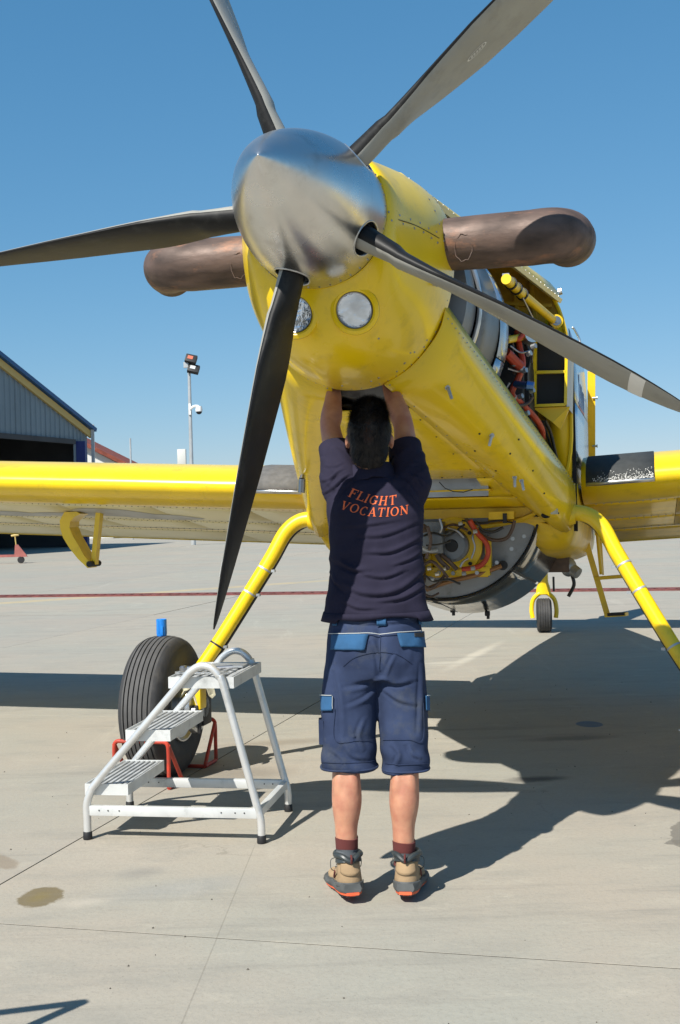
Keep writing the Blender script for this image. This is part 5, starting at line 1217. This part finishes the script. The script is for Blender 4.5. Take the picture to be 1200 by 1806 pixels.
CR = creases([([(632, 944), (660, 946), (690, 940), (734, 922)], .012, .008), ([(646, 974), (690, 972), (742, 948)], .011, .011), ([(590, 988), (620, 1002), (650, 1004)], .012, .012), ([(690, 996), (720, 986), (744, 972)], .009, .009),
    ([(636, 1012), (676, 1016), (712, 1004)], .010, .010), ([(598, 1026), (640, 1044), (696, 1040), (750, 1006)], .014, .015), ([(668, 1056), (706, 1052), (748, 1032)], .010, .011), ([(604, 1056), (630, 1068), (664, 1068)], .009, .009),
    ([(600, 930), (650, 926), (700, 918)], .010, .006), ([(596, 984), (616, 1000), (650, 1012)], .009, .008), ([(584, 1010), (596, 1030), (630, 1052)], .009, .008),
    ([(586, 868), (600, 850), (616, 838)], .007, .009), ([(592, 882), (608, 862), (626, 846)], .007, .009), ([(580, 856), (592, 838), (606, 828)], .007, .008), ([(600, 892), (618, 874), (630, 856)], .007, .006),
    ([(736, 878), (722, 856), (704, 842)], .008, .009), ([(746, 862), (732, 842), (716, 832)], .008, .009), ([(742, 900), (726, 880), (712, 862)], .009, .007),
    ([(566, 850), (582, 846), (600, 836)], .008, .007), ([(570, 872), (584, 864), (596, 852)], .008, .006), ([(750, 850), (738, 842), (722, 838)], .008, .006), ([(571, 822), (590, 824), (606, 816)], .007, .005), ([(708, 812), (728, 820), (744, 818)], .007, .005)], 3.85)
for v in bm.verts:
    bk_ = 1 if v.normal.y < .25 else max(0, 1 - (v.normal.y - .25) * 2.5)
    v.co += v.normal * (fold(v.co) + (crease_h(CR, v.co.x, v.co.z, bk_) * .62 if bk_ > 0 else 0))
bm.to_mesh(me); bm.free(); me.materials.append(M['shirt']); shirt = link('shirt', me, person)
for o_ in (shirt,): o_.data.polygons.foreach_set('use_smooth', [True] * len(me.polygons))
vsh = bvh_of(me)
# loose hem corners
HEMZ = Q(600, 1086, 3.74).z
mb = MB(); rows = []
base = [p for p in tr_ring(1078, 571, 757, .128, .015, n=64)]
low = []
for i, p in enumerate(base):
    x = p[0] - SX; k = .016 if x < -.13 else (.010 if x > .14 else -.002)
    low.append((SX + x * 1.02 + (-.006 if x < -.12 else .012 if x > .13 else 0), p[1] * 1.03, p[2] - .022 - k + .006 * math.sin(x * 25)))
mb.loft([base, low], caps=(False, False)); o = mb.build('shirt_hem', M['shirt'], shirt); thick(o, .004, 0)
# collar: folded band round the neck
mb = MB(); rows = []
for z_, e_ in ((.020, .008), (.030, .010), (.010, .020), (-.030, .036), (-.032, .030)):
    row = []
    for j in range(31):
        a = R(lerp(-215, 35, j / 30)); fr_ = max(0, math.sin(a))
        row.append((NB.x + (.060 + e_) * math.cos(a) * 1.03, .012 + NB.y + (.060 + e_) * math.sin(a), NB.z + .016 + z_ - .05 * fr_ + .004 * math.sin(3 * a) + (-.004 if math.cos(a) < 0 else .004)))
    rows.append(row)
mb.loft(rows, closed=False, caps=(False, False)); o = mb.build('collar', M['shirt'], shirt, smooth=60); thick(o, .004, 0)
# sleeve cuffs
for sg, s0, el in ((-1, SHL, ELL), (1, SHR, ELR)):
    d = (el - s0).normalized(); c_ = s0.lerp(el, .44); u = d.orthogonal().normalized(); w = d.cross(u); mb = MB()
    rows = [[tuple(c_ + d * q + (u * math.cos(a) + w * math.sin(a)) * (r_ + .003 * math.sin(3 * a + sg))) for a in [2 * math.pi * j / 36 for j in range(36)]] for q, r_ in ((-.022, .0655), (.010, .0655), (.042, .0640), (.048, .0630), (.040, .0590), (.0, .058))]
    mb.loft(rows, caps=(False, False)); o = mb.build('sleeve_cuff', M['shirt'], shirt, smooth=60)

# ---- printed words, serif capitals, laid on the cloth
SER = .16
def glyph(ch):
    """strokes: (x0,y0,x1,y1,w0,w1) in a unit box, thick and thin like a serif face"""
    T, t, s_ = .17, .075, .06
    def serif(x, y, w=.30): return (x - w / 2, y, x + w / 2, y, s_, s_)
    def arc(cx, cy, rx, ry, a0, a1, n=12):
        o = []
        for i in range(n):
            a, b_ = R(lerp(a0, a1, i / n)), R(lerp(a0, a1, (i + 1) / n))
            wa = lerp(t, T, abs(math.cos(a)) ** 1.5); wb = lerp(t, T, abs(math.cos(b_)) ** 1.5)
            o.append((cx + rx * math.cos(a), cy + ry * math.sin(a), cx + rx * math.cos(b_), cy + ry * math.sin(b_), wa, wb))
        return o
    if ch == 'F': return [(.2, 0, .2, 1, T, T), serif(.2, .03), serif(.17, .97, .26), (.2, .96, .78, .96, t, t), (.77, 1, .77, .76, t, t * .5), (.2, .53, .60, .53, t, t), (.58, .65, .58, .41, t, t)], .82
    if ch == 'L': return [(.2, 0, .2, 1, T, T), serif(.2, .97), serif(.17, .03, .26), (.2, .04, .75, .04, t, t), (.76, 0, .76, .27, t, t * .5)], .80
    if ch == 'I': return [(.18, 0, .18, 1, T, T), serif(.18, .97), serif(.18, .03)], .38
    if ch == 'G': return arc(.5, .5, .37, .47, 50, 318, 16) + [(.78, .42, .78, .10, T, T), serif(.78, .43, .30), (.80, .98, .80, .70, t, t * .5)], 1.0
    if ch == 'H': return [(.2, 0, .2, 1, T, T), (.78, 0, .78, 1, T, T), serif(.2, .97), serif(.2, .03), serif(.78, .97), serif(.78, .03), (.2, .52, .78, .52, t, t)], 1.0
    if ch == 'T': return [(.45, 0, .45, 1, T, T), serif(.45, .03), (.06, .96, .84, .96, t, t), (.08, 1, .08, .74, t, t * .5), (.82, 1, .82, .74, t, t * .5)], .92
    if ch == 'V': return [(.14, .98, .47, .02, T, T), (.47, .02, .80, .98, t, t), serif(.14, .97, .30), serif(.80, .97, .26)], .95
    if ch == 'O': return arc(.5, .5, .39, .47, 0, 360, 22), 1.02
    if ch == 'C': return arc(.5, .5, .38, .47, 48, 312, 18) + [(.80, .98, .80, .70, t, t * .5)], .95
    if ch == 'A': return [(.14, .02, .46, 1, t, t), (.46, 1, .80, .02, T, T), serif(.14, .03, .26), serif(.80, .03, .30), (.25, .34, .68, .34, t, t)], .95
    if ch == 'N': return [(.16, 0, .16, 1, t, t), (.16, .97, .80, .03, T, T), (.80, 0, .80, 1, t, t), serif(.16, .03, .26), serif(.12, .97, .24), serif(.80, .97, .26)], 1.0
def put_word(word, path, hgt, gap=.10):
    """path: photo points of the baseline on the shirt, hgt in photo pixels"""
    tot = sum(glyph(c_)[1] for c_ in word) + gap * (len(word) - 1); P = smoothpath([Vector((x, y, 0)) for x, y in path], 10); Ls = [0]
    for a, b_ in zip(P, P[1:]): Ls.append(Ls[-1] + (b_ - a).length)
    def at(u):
        L_ = u * Ls[-1]
        for i in range(len(P) - 1):
            if L_ <= Ls[i + 1] + 1e-6: t = (L_ - Ls[i]) / (Ls[i + 1] - Ls[i]); return P[i].lerp(P[i + 1], t), (P[i + 1] - P[i]).normalized()
        return P[-1], (P[-1] - P[-2]).normalized()
    cur = 0
    for ch in word:
        g_, wd = glyph(ch); mb = MB()
        def mp(x, y):
            p, d = at(min(1, max(0, (cur + x) / tot))); n_ = Vector((d.y, -d.x, 0)); q = p + n_ * y * hgt + d * y * hgt * .18
            o = CAMI - PR; dd = (WP(q.x, q.y, 3.80) - CAMI).normalized(); h = vsh.ray_cast(o, dd)
            return (h[0] + h[1] * (.0012 if h[1].dot(dd) < 0 else -.0012)) if h[0] else (o + dd * 3.6)
        for x0, y0, x1, y1, w0, w1 in g_:
            dx, dy = x1 - x0, y1 - y0; L_ = math.hypot(dx, dy); asp = Ls[-1] / tot / hgt; nx, ny = -dy / L_, dx / L_; n = max(2, int(L_ * 10)); top_, bot_ = [], []
            ex_ = .02 / L_
            for i in range(n + 1):
                t = lerp(-ex_, 1 + ex_, i / n); w_ = lerp(w0, w1, i / n) / 2; x, y = x0 + dx * t, y0 + dy * t
                top_.append(mp(x + nx * w_, y + ny * w_)); bot_.append(mp(x - nx * w_, y - ny * w_))
            mid_ = [a.lerp(b_, .5) for a, b_ in zip(top_, bot_)]
            mb.loft([top_, bot_], closed=False, caps=(False, False))
        mb.build('printed_letter', M['print'], shirt, smooth=0, recalc=False); cur += wd + gap
put_word('FLIGHT', [(613, 875), (632, 882), (650, 888), (668, 891), (686, 891), (700, 889)], 16)
put_word('VOCATION', [(599, 897), (612, 901), (627, 905), (642, 909), (662, 911), (684, 911), (703, 909), (721, 906)], 15.5)

# ---- work shorts
so_ = MB()
def hr(zpx, lx, rx, dep, yc, ex=2.4): return tr_ring(zpx, lx, rx, dep, yc, ex, 36)
so_.loft([hr(1196, 571, 751, .118, .02), hr(1165, 574, 750, .124, .015), hr(1130, 577, 747, .122, .012), hr(1100, 581, 743, .112, .012), hr(1072, 586, 741, .104, .015)])
so_.loft([hr(1356, 567, 666, .085, .01, 2.6), hr(1300, 566, 663, .088, .01, 2.6), hr(1240, 567, 665, .094, .012), hr(1180, 571, 668, .105, .015), hr(1140, 577, 668, .10, .015)])
so_.loft([hr(1360, 676, 757, .080, .01, 2.6), hr(1300, 671, 756, .086, .01, 2.6), hr(1240, 667, 755, .094, .012), hr(1180, 661, 751, .105, .015), hr(1140, 660, 747, .10, .015)])
me = fuse(so_, .0055, 6, .5); bm = bmesh.new(); bm.from_mesh(me); bm.normal_update()
cz = Q(670, 1190, 3.74).z
CS = creases([([(664, 1196), (640, 1206), (610, 1210)], .012, .006), ([(664, 1212), (640, 1228), (612, 1240)], .011, .006), ([(676, 1196), (700, 1202), (728, 1196)], .012, .007), ([(676, 1214), (700, 1230), (730, 1238)], .011, .006),
    ([(590, 1180), (600, 1230), (604, 1290)], .012, .005), ([(742, 1170), (738, 1230), (736, 1290)], .012, .005), ([(690, 1308), (700, 1322), (694, 1340)], .010, .007), ([(716, 1306), (724, 1322), (738, 1330)], .010, .007), ([(602, 1300), (620, 1326), (650, 1332)], .011, .006),
    ([(640, 1260), (630, 1290), (640, 1316)], .011, .005), ([(584, 1318), (600, 1328), (612, 1346)], .009, .005), ([(600, 1092), (640, 1098), (700, 1096), (738, 1090)], .010, .005), ([(654, 1128), (664, 1150), (668, 1180)], .009, .006), ([(694, 1150), (684, 1168), (676, 1190)], .009, .006)], 3.76)
for v in bm.verts:
    p = v.co; x, z = p.x - SX, p.z; f_ = .0065 * noise.noise(Vector((x * 11, p.y * 11, z * 6))) + .0022 * noise.noise(Vector((x * 30, p.y * 30, z * 22)))
    d_ = abs(x - .008)
    f_ += .0022 * math.sin((z + d_ * .9) * 62) * max(0, 1 - d_ / .12) * max(0, 1 - abs(z - cz) / .13) + .004 * math.sin(z * 75 + x * 20) * max(0, (.60 - z) / .1 if z < .6 else 0) * .8
    if p.y < .1 and z > cz: f_ -= .010 * max(0, 1 - d_ / .022) * min(1, (1.02 - z) / .1 if z < 1.02 else 0)      # seat seam
    if v.normal.y < .3: f_ += crease_h(CS, p.x, p.z, 1)
    v.co += v.normal * f_
bm.to_mesh(me); bm.free(); me.materials.append(M['shorts']); shorts = link('shorts', me, person); vso = bvh_of(me)
me.polygons.foreach_set('use_smooth', [True] * len(me.polygons))
def onshorts(x, y, off=.003, bv=None):
    o = CAMI - PR; dd = (WP(x, y, 3.74) - CAMI).normalized(); h = (bv or vso).ray_cast(o, dd)
    return (h[0] + (h[1] if h[1].dot(dd) < 0 else -h[1]) * off) if h[0] else None
def cpatch(name, quad, m_, off=.004, th=.003, n=8, wav=0.0):
    """cloth patch over four photo corners (tl, tr, br, bl)"""
    rows = []; last = None
    for i in range(n + 1):
        a = Vector((*quad[0], 0)).lerp(Vector((*quad[3], 0)), i / n); b_ = Vector((*quad[1], 0)).lerp(Vector((*quad[2], 0)), i / n); row = []
        for j in range(n + 1):
            p = a.lerp(b_, j / n); h = onshorts(p.x, p.y, off + wav * math.sin(j * 1.7 + i) * (i / n)); last = h or last; row.append(h or last)
        rows.append(row)
    if any(p is None for r_ in rows for p in r_): return None
    mb = MB(); mb.loft(rows, closed=False, caps=(False, False)); o = mb.build(name, m_, shorts, smooth=60, recalc=False); thick(o, th, 0); return o
cpatch('belt_loop', [(663, 1074), (681, 1074), (681, 1102), (664, 1102)], M['trim'], .007)
cpatch('belt_loop', [(588, 1080), (596, 1080), (596, 1104), (589, 1104)], M['trim'], .006)
cpatch('belt_loop', [(736, 1080), (740.5, 1080), (741, 1102), (737, 1102)], M['trim'], .006)
cpatch('pocket_flap', [(587, 1119), (650, 1119), (643, 1147), (586, 1146)], M['trim'], .006, .004, wav=.0015)
cpatch('pocket_flap', [(699, 1116), (745, 1114), (748, 1142), (706, 1141)], M['trim'], .006, .004, wav=.0015)
cpatch('pocket_label', [(728, 1117), (743, 1116), (744, 1124), (729, 1124)], M['black'], .010, .001)
cpatch('side_pocket_flap', [(569.5, 1227), (588, 1226), (588, 1253), (570, 1254)], M['trim'], .008, .004)
cpatch('side_pocket_flap', [(748, 1227), (753.5, 1227), (754.5, 1253), (749, 1253)], M['trim'], .008, .004)
def stitch(pts, r_=.0012, m_='stitch', off=.0035):
    P = [onshorts(p.x, p.y, off) for p in smoothpath([Vector((x, y, 0)) for x, y in pts], 8)]; P = [p for p in P if p]
    if len(P) > 2: mb = MB(); mb.tube(P, r_, 5); mb.build('stitch_line', M[m_], shorts, recalc=False)
stitch([(584, 1118), (620, 1118), (650, 1117), (672, 1119), (700, 1116), (745, 1113)], .0016, off=.0095)
stitch([(570, 1226), (580, 1226), (588, 1226)], .0014, off=.013); stitch([(589, 1227), (589, 1250)], .0012, off=.012)
stitch([(748, 1227), (753, 1227)], .0014, off=.013)
for pts in ([(606, 1175), (625, 1160), (650, 1152), (672, 1150), (700, 1154), (726, 1170)], [(592, 1250), (592, 1306), (632, 1306), (664, 1304)], [(676, 1305), (720, 1304), (745, 1304), (746, 1240)], [(568, 1344), (600, 1346), (640, 1345), (665, 1340)], [(680, 1346), (710, 1348), (755, 1346)], [(672, 1120), (671, 1150), (669, 1180)]):
    stitch(pts, .0010, 'shorts', .0028)
# hems: rolled edge
for lx, rx, y in ((567, 666, 1352), (676, 757, 1355)):
    mb = MB(); P = hr(y, lx - .5, rx + .5, .086 if lx < 600 else .081, .01, 2.6); mb.tube(P + [P[0]], .0045, 6, caps=(False, False)); mb.build('shorts_hem', M['shorts'], shorts)
# utility loop pocket on the left thigh
mb = MB(); a = Q(565, 1270, 3.74); b_ = Q(564, 1312, 3.74); mb.loft([[(a.x + .012, -.02 + .0, z), (a.x - .006, -.01, z), (a.x - .006, .05, z), (a.x + .012, .06, z)] for z in (b_.z, a.z)]); mb.build('tool_pocket', M['shorts'], shorts)

# ---- socks and boots
for (sg, hip, knee, calf, low, ank), toe, lift in zip(LEG, (R(10), R(-9)), (.030, .028)):
    top_ = low.lerp(ank, .26 if sg < 0 else .36); dn = (ank - low).normalized(); boots_top = ank + Vector((0, 0, -.02))
    zt = top_.z; mb = MB(); rows = []; nb = 16
    for k in range(nb + 1):
        t = k / nb; c_ = top_.lerp(boots_top + Vector((0, 0, -.035)), t); r_ = lerp(.0415, .036, t) + .0022 * math.sin(t * 30) * (t > .35)
        rows.append([(c_.x + r_ * math.cos(a), c_.y + r_ * 1.08 * math.sin(a), c_.z + .003 * math.sin(a * 2 + k)) for a in [2 * math.pi * j / 24 for j in range(24)]])
    mb.loft(rows); ms = []
    for k in range(nb):
        t = k / nb; ms += [0 if t < .26 or .52 < t < .68 else 1] * 24
    mb.m = ms + [0, 0]; mb.build('sock', [M['sock'], M['sockg']], person)
    BM = Matrix.Translation((ank.x - sg * .004 + (.012 if sg < 0 else 0), 4.175 - PR.y, 0)) @ Matrix.Rotation(toe, 4, 'Z') @ Matrix.Diagonal((1.10, 1.05, .98, 1))
    LIFT = Matrix.Translation((0, .21, .0)) @ Matrix.Rotation(-math.atan(lift / .21), 4, 'X') @ Matrix.Translation((0, -.21, .0))
    BM = BM @ LIFT
    def outline(k, o=0):    # sole outline
        w = interp(k, [(0, .018), (.03, .032), (.08, .037), (.14, .036), (.20, .045), (.25, .046), (.285, .034), (.303, .012)]); return w + o
    def lay(name, z0, z1, oo, m_, par, heelcut=0, flare=0.0, wav=None):
        mb = MB(); ks = [0, .012, .03, .06, .10, .14, .18, .22, .25, .275, .292, .302]; rows = []
        for z, o in ((z0, oo), ((z0 + z1) / 2, oo + .002 + flare), (z1, oo)):
            L_ = [(-outline(k, o), k) for k in ks]; Rr = [(outline(k, o), k) for k in reversed(ks)]
            rows.append([tuple(BM @ Vector((x, y - .003 - (.004 if y < .02 else 0), z + (wav(y) if wav and z == z1 else 0) + (.012 * max(0, (y - .25) / .05) if z <= z1 else 0)))) for x, y in L_ + Rr])
        mb.loft(rows); return mb.build(name, M[m_], par, smooth=50)
    up_ = MB()
    S_ = lambda c_, r_, **k: up_.sphere(c_, r_, M=BM, seg=20, rows=14, **k)
    up_.loft([[tuple(BM @ Vector((w * math.cos(a), yc + d * math.sin(a), z))) for a in [2 * math.pi * j / 24 for j in range(24)]] for z, w, d, yc in ((.022, .040, .052, .050), (.05, .041, .053, .050), (.08, .038, .050, .050), (.105, .0365, .048, .054), (.125, .038, .050, .058))])
    S_((0, .12, .050), (.040, .085, .038)); S_((0, .20, .045), (.046, .075, .028)); S_((0, .255, .042), (.040, .045, .026)); S_((0, .09, .085), (.034, .055, .045))
    me = fuse(up_, .005, 6, .5); me.materials.append(M['boot']); boot = link('boot', me, person); vb_ = bvh_of(me)
    lay('midsole', .0165, .040, .006, 'bootgrey', boot, flare=.003, wav=lambda y: .005 * math.exp(-((y - .0) / .04) ** 2) + .004 * math.sin(y * 60))
    lay('outsole', .006, .0185, .001, 'sole', boot)
    mb = MB()
    for k in range(13):
        for q in (-1, 1): mb.box((q * (outline(.01 + .023 * k) - .012), .012 + .023 * k, .003), (.018, .011, .010), 0, BM, bev=.002)
    for k in range(5): mb.box((0, .014 + .05 * k, .004), (.020, .018, .008), 1 if k < 2 else 0, BM, bev=.002)
    mb.build('sole_lugs', [M['bootgrey'], M['sole']], boot)
    # padded collar with a dip at the back
    mb = MB(); pts = []
    for j in range(33):
        a = 2 * math.pi * j / 32 - math.pi / 2; dip = .020 * math.exp(-((a + math.pi / 2) / .5) ** 2) + .020 * math.exp(-((a - 1.5 * math.pi) / .5) ** 2)
        pts.append(BM @ Vector((.040 * math.cos(a), .056 + .052 * math.sin(a), .142 - dip + .006 * max(0, math.sin(a)))))
    mb.tube(pts, .0105, 10, caps=(False, False))
    rows = [[tuple(p) for p in pts[:-1]]]
    rows.append([tuple(BM @ Vector((.0425 * math.cos(a), .052 + .0545 * math.sin(a), .119 - .004 * math.cos(2 * a)))) for a in [2 * math.pi * j / 32 - math.pi / 2 for j in range(32)]])
    mb.loft(rows, caps=(False, False)); mb.build('boot_collar', M['bootpad'], boot)
    BMi = BM.to_3x3()
    def wrapband(name, zs, a0, a1, m_, off, n=14, dz=lambda t: 0):
        rows = []
        for z in zs:
            row = []
            for j in range(n + 1):
                a = R(lerp(a0, a1, j / n)); d = Vector((math.cos(a), math.sin(a), 0)); c_ = BM @ Vector((0, .05, z + dz(j / n) * (zs.index(z) / (len(zs) - 1)))); dw = (BMi @ d).normalized()
                h = vb_.ray_cast(c_ + dw * .2, -dw); row.append((h[0] if h[0] else c_ + dw * .045) + dw * off)
            rows.append(row)
        mb = MB(); mb.loft(rows, closed=False, caps=(False, False)); o = mb.build(name, M[m_], boot, smooth=60); thick(o, .003, 0)
    wrapband('heel_patch', [.120, .108, .094, .082, .072], -138, -42, 'boot', .0030, dz=lambda t: .012 * (2 * t - 1) ** 2)
    wrapband('heel_guard', [.050, .045, .040, .034], -180, 0, 'bootgrey', .0040, 20)
    mb = MB(); mb.tube([BM @ Vector((0, -.008, .118)), BM @ Vector((0, -.016, .132)), BM @ Vector((0, -.008, .146))], .004, 6); mb.build('pull_tab', M['sock'], boot)
    for sd in (-1, 1):
        mb = MB(); mb.tube(smoothpath([BM @ Vector((sd * .035, .10, .125)), BM @ Vector((sd * .050, .10, .118)), BM @ Vector((sd * .050, .11, .088)), BM @ Vector((sd * .040, .12, .075))], 5), .0015, 6); mb.build('lace', M['bootgrey'], boot)
    mb = MB()
    for q in range(5): mb.tube([BM @ Vector((-.026, .105 + .022 * q, .118 - .013 * q)), BM @ Vector((0, .112 + .022 * q, .126 - .013 * q)), BM @ Vector((.026, .105 + .022 * q, .118 - .013 * q))], .0028, 6)
    mb.build('lace', M['bootgrey'], boot)
    for sd in (-1, 1): mb = MB(); mb.bar(BM @ Vector((sd * .041, .085, .080)), BM @ Vector((sd * .042, .105, .055)), .004, .010); mb.build('red_flash', M['sock'], boot)

# ================================================================ STEP LADDER
LA = math.atan2(-.130, .757)
step_l = empty('step_ladder', (-1.120, 5.125, 0), LA, label='white aluminium three step platform ladder beside the left wheel, tools on top', category='step ladder')
LLEN, LDEP = .768, .53
def lad(name, fn, m_, par=None, **k):
    mb = MB(); fn(mb); return mb.build(name, m_, par or step_l, **k)
TR = .0165
for i, yy in enumerate((0, LDEP)):
    P = [(0, yy, .02), (0, yy, .08), (.0, yy, .15), (.020, yy, .205), (.055, yy, .255), (.30, yy, .525), (.44, yy, .680), (.475, yy, .718), (.52, yy, .743), (.565, yy, .737), (.60, yy, .703), (.622, yy, .65), (.745, yy, .18), (.760, yy, .13), (LLEN, yy, .08), (LLEN, yy, .02)]
    rail = lad('side_rail', lambda b: b.tube(smoothpath([Vector(p) for p in P], 5), TR, 16), M['ladder'])
    lad('base_bar', lambda b: b.box((LLEN / 2, yy, .125), (LLEN - .03, .028, .042), bev=.004), M['ladderw'])
    for x in (.06, .10, .15, .60, .66, .70): lad('screw', lambda b: b.tube([(x, yy - .015, .128), (x, yy - .0165, .128)], .0032, 6), M['black'], rail)
    for x in (0, LLEN): lad('rubber_foot', lambda b: b.lathe([(.019, 0), (.020, .006), (.019, .030), (.0165, .034)], 16, Matrix.Translation((x, yy, 0))), M['black'], rail)
lad('cross_bar', lambda b: b.box((LLEN - .012, LDEP / 2, .125), (.028, LDEP - .03, .036), bev=.004), M['ladderw'])
def tread(x0, x1, z, name):
    t = lad(name, lambda b: (b.box(((x0 + x1) / 2, .020, z - .024), (x1 - x0, .004, .048)), b.box(((x0 + x1) / 2, LDEP - .020, z - .024), (x1 - x0, .004, .048)),
        b.box((x0 + .002, LDEP / 2, z - .024), (.004, LDEP - .044, .048)), b.box((x1 - .002, LDEP / 2, z - .024), (.004, LDEP - .044, .048)), b.box(((x0 + x1) / 2, LDEP / 2, z - .012), (x1 - x0 - .008, LDEP - .044, .004))), M['ladderw'], smooth=0)
    n = 7; w_ = (x1 - x0 - .02) / n
    for i in range(n):
        lad('tread_rib', lambda b: b.box((x0 + .01 + w_ * (i + .5), LDEP / 2, z - .0065), (w_ * .52, LDEP - .046, .007), bev=.0015), M['treadgrey'], t)
    return t
tread(-.015, .180, .234, 'step'); tread(.175, .375, .468, 'step'); tread(.372, .66, .694, 'platform')
# things lying on the platform
def on_top(name, cat, label, fn, m_, z=.6945):
    mb = MB(); fn(mb); o = mb.build(name, m_, None, label=label, category=cat); o.matrix_world = Matrix.Translation((-1.120, 5.125, 0)) @ Matrix.Rotation(LA, 4, 'Z') @ Matrix.Translation((0, 0, z)); return o
def spanner(b):
    b.box((.49, .10, .006), (.20, .014, .006), bev=.002); b.lathe([(.010, -.004), (.018, -.004), (.018, .005), (.010, .005)], 16, Matrix.Translation((.395, .10, .007)), wrap=True)
    b.loft([[(.58, .09, z), (.615, .08, z), (.615, .094, z), (.598, .10, z), (.615, .106, z), (.615, .12, z), (.58, .11, z)] for z in (.003, .010)])
on_top('spanner', 'spanner', 'chrome spanner lying flat on the ladder platform', spanner, M['alu'])
def ratchet(b):
    b.tube([(.40, .20, .012), (.52, .22, .012), (.60, .235, .012)], [.011, .007, .010], 10); b.lathe([(.018, 0), (.019, .018), (.012, .024)], 16, Matrix.Translation((.385, .197, 0)))
on_top('ratchet', 'ratchet', 'steel ratchet handle behind the spanner on the ladder platform', ratchet, M['steel'])
def booklet(b): b.box((.55, .36, .004), (.15, .11, .008), 0, bev=.001)
on_top('parts_tray', 'tray', 'flat dull metal tray at the back of the ladder platform', booklet, M['alu_dull'])
# cream rag lying over the brake, behind the platform
rg = MB(); rows = []
for i in range(11):
    row = []
    for j in range(11):
        u, v_ = i / 10 - .5, j / 10 - .5
        row.append((u * .17 + .02 * math.sin(j * 1.3), v_ * .12, .012 * math.sin(i * 1.9 + j) + .014 * math.cos(j * 2.3) - .30 * abs(u) ** 2 - .35 * abs(v_) ** 2))
    rows.append(row)
rg.loft(rows, closed=False, caps=(False, False)); rag = rg.build('rag', M['cloth'], None, smooth=0, label='crumpled cream rag draped over the brake of the left wheel', category='rag'); thick(rag, .004, 0)
p = PM @ Vector((-1.455 + .205, 2.05, .366 + .205)); rag.location = p; rag.rotation_euler = (0, .1, .3)

# ---- blue cup on the tyre
cup = MB(); cup.lathe([(.0255, 0), (.028, .012), (.0275, .066), (.028, .088), (.0265, .090), (.0235, .088), (.022, .010), (.0005, .008)], 28); cup.f = cup.f
cupo = cup.build('blue_cap', M['blue'], None, label='blue plastic cap standing on top of the left tyre', category='cap')
mb = MB(); mb.box((.006, -.0275, .03), (.010, .004, .05), bev=.001); mb.box((-.012, -.026, .05), (.004, .004, .07), bev=.001); mb.build('ridge', M['blue'], cupo)
p = PM @ Vector((-1.455, 2.085, .366 + .3735)); cupo.location = p

# ---- wheel chocks of bent red tube
def chock(name, fy, label, sgn):
    t = empty(name, PM @ Vector((-1.44, 2.085 + fy, 0)), -TH, label=label, category='wheel chock', group='red tube wheel chocks at the left wheel')
    w_ = .148; h_ = .235; r_ = .0105
    back = sgn * .17
    for sx in (-1, 1):
        mb = MB(); mb.tube(smoothpath([Vector((sx * w_, 0, .011)), Vector((sx * w_, .0, .10)), Vector((sx * w_, .0, h_ - .03)), Vector((sx * (w_ - .012), .0, h_)), Vector((sx * (w_ - .04), .0, h_ + .006))], 5), r_, 10); mb.build('upright', M['red'], t)
        mb = MB(); mb.tube([(sx * w_, 0, h_ - .012), (sx * w_, back, .016)], r_, 10); mb.build('brace', M['red'], t)
        mb = MB(); mb.tube([(sx * w_, -.005, .011), (sx * w_, back, .011)], r_, 10); mb.build('base_tube', M['red'], t)
    for y_, z_, n_ in ((0, h_ + .004, 'top_tube'), (back, .011, 'cross_tube')):
        mb = MB(); mb.tube([(-w_ + (.03 if z_ > .1 else 0), y_, z_), (w_ - (.03 if z_ > .1 else 0), y_, z_)], r_, 10); mb.build(n_, M['red'], t)
    return t
chock('wheel_chock', -.335, 'red tube wheel chock in front of the left wheel, behind the step ladder', 1)
chock('wheel_chock', .335, 'red tube wheel chock on the far side of the left wheel', -1)

# ---- post and rail added outside the frame to cast the lower left shadow
tz = 1.0; T0 = Vector((-.772 - SUN_OFF.x * tz, 3.406 - SUN_OFF.y * tz, 0))
stn = empty('shadow_post_rail', T0, label='plain steel post and rail added left of the camera to cast the thin corner shadow', category='shadow caster')
for nm, a, b_ in (('post', (0, 0, 0), (0, 0, tz)), ('top_rail', (.0, 0, tz), (-1.3, -.35, tz + .02)), ('post', (-1.25, -.34, 0), (-1.25, -.34, tz))):
    mb = MB(); mb.tube([a, b_], .018, 10); mb.build(nm, M['galv'], stn)
mb = MB(); mb.box((0, 0, .006), (.25, .25, .012)); mb.box((-1.25, -.34, .006), (.25, .25, .012)); mb.build('foot_plate', M['galv'], stn)

# loose grit on the slabs
gr = MB(); rr = random.Random(5)
for i in range(170):
    x, y = rr.uniform(-1.9, 2.2), rr.uniform(2.9, 9.5); r_ = rr.uniform(.002, .0065); a = rr.uniform(0, 6)
    P = [(x + r_ * math.cos(a + k * 1.256) * rr.uniform(.7, 1.2), y + r_ * math.sin(a + k * 1.256), -.002) for k in range(5)]
    gr.add(P + [(x, y, r_ * .8)], [(k, (k + 1) % 5, 5) for k in range(5)])
gr.build('grit', M['joint'], None, smooth=0, kind='stuff', label='scattered dark grit and crumbs lying on the concrete apron')
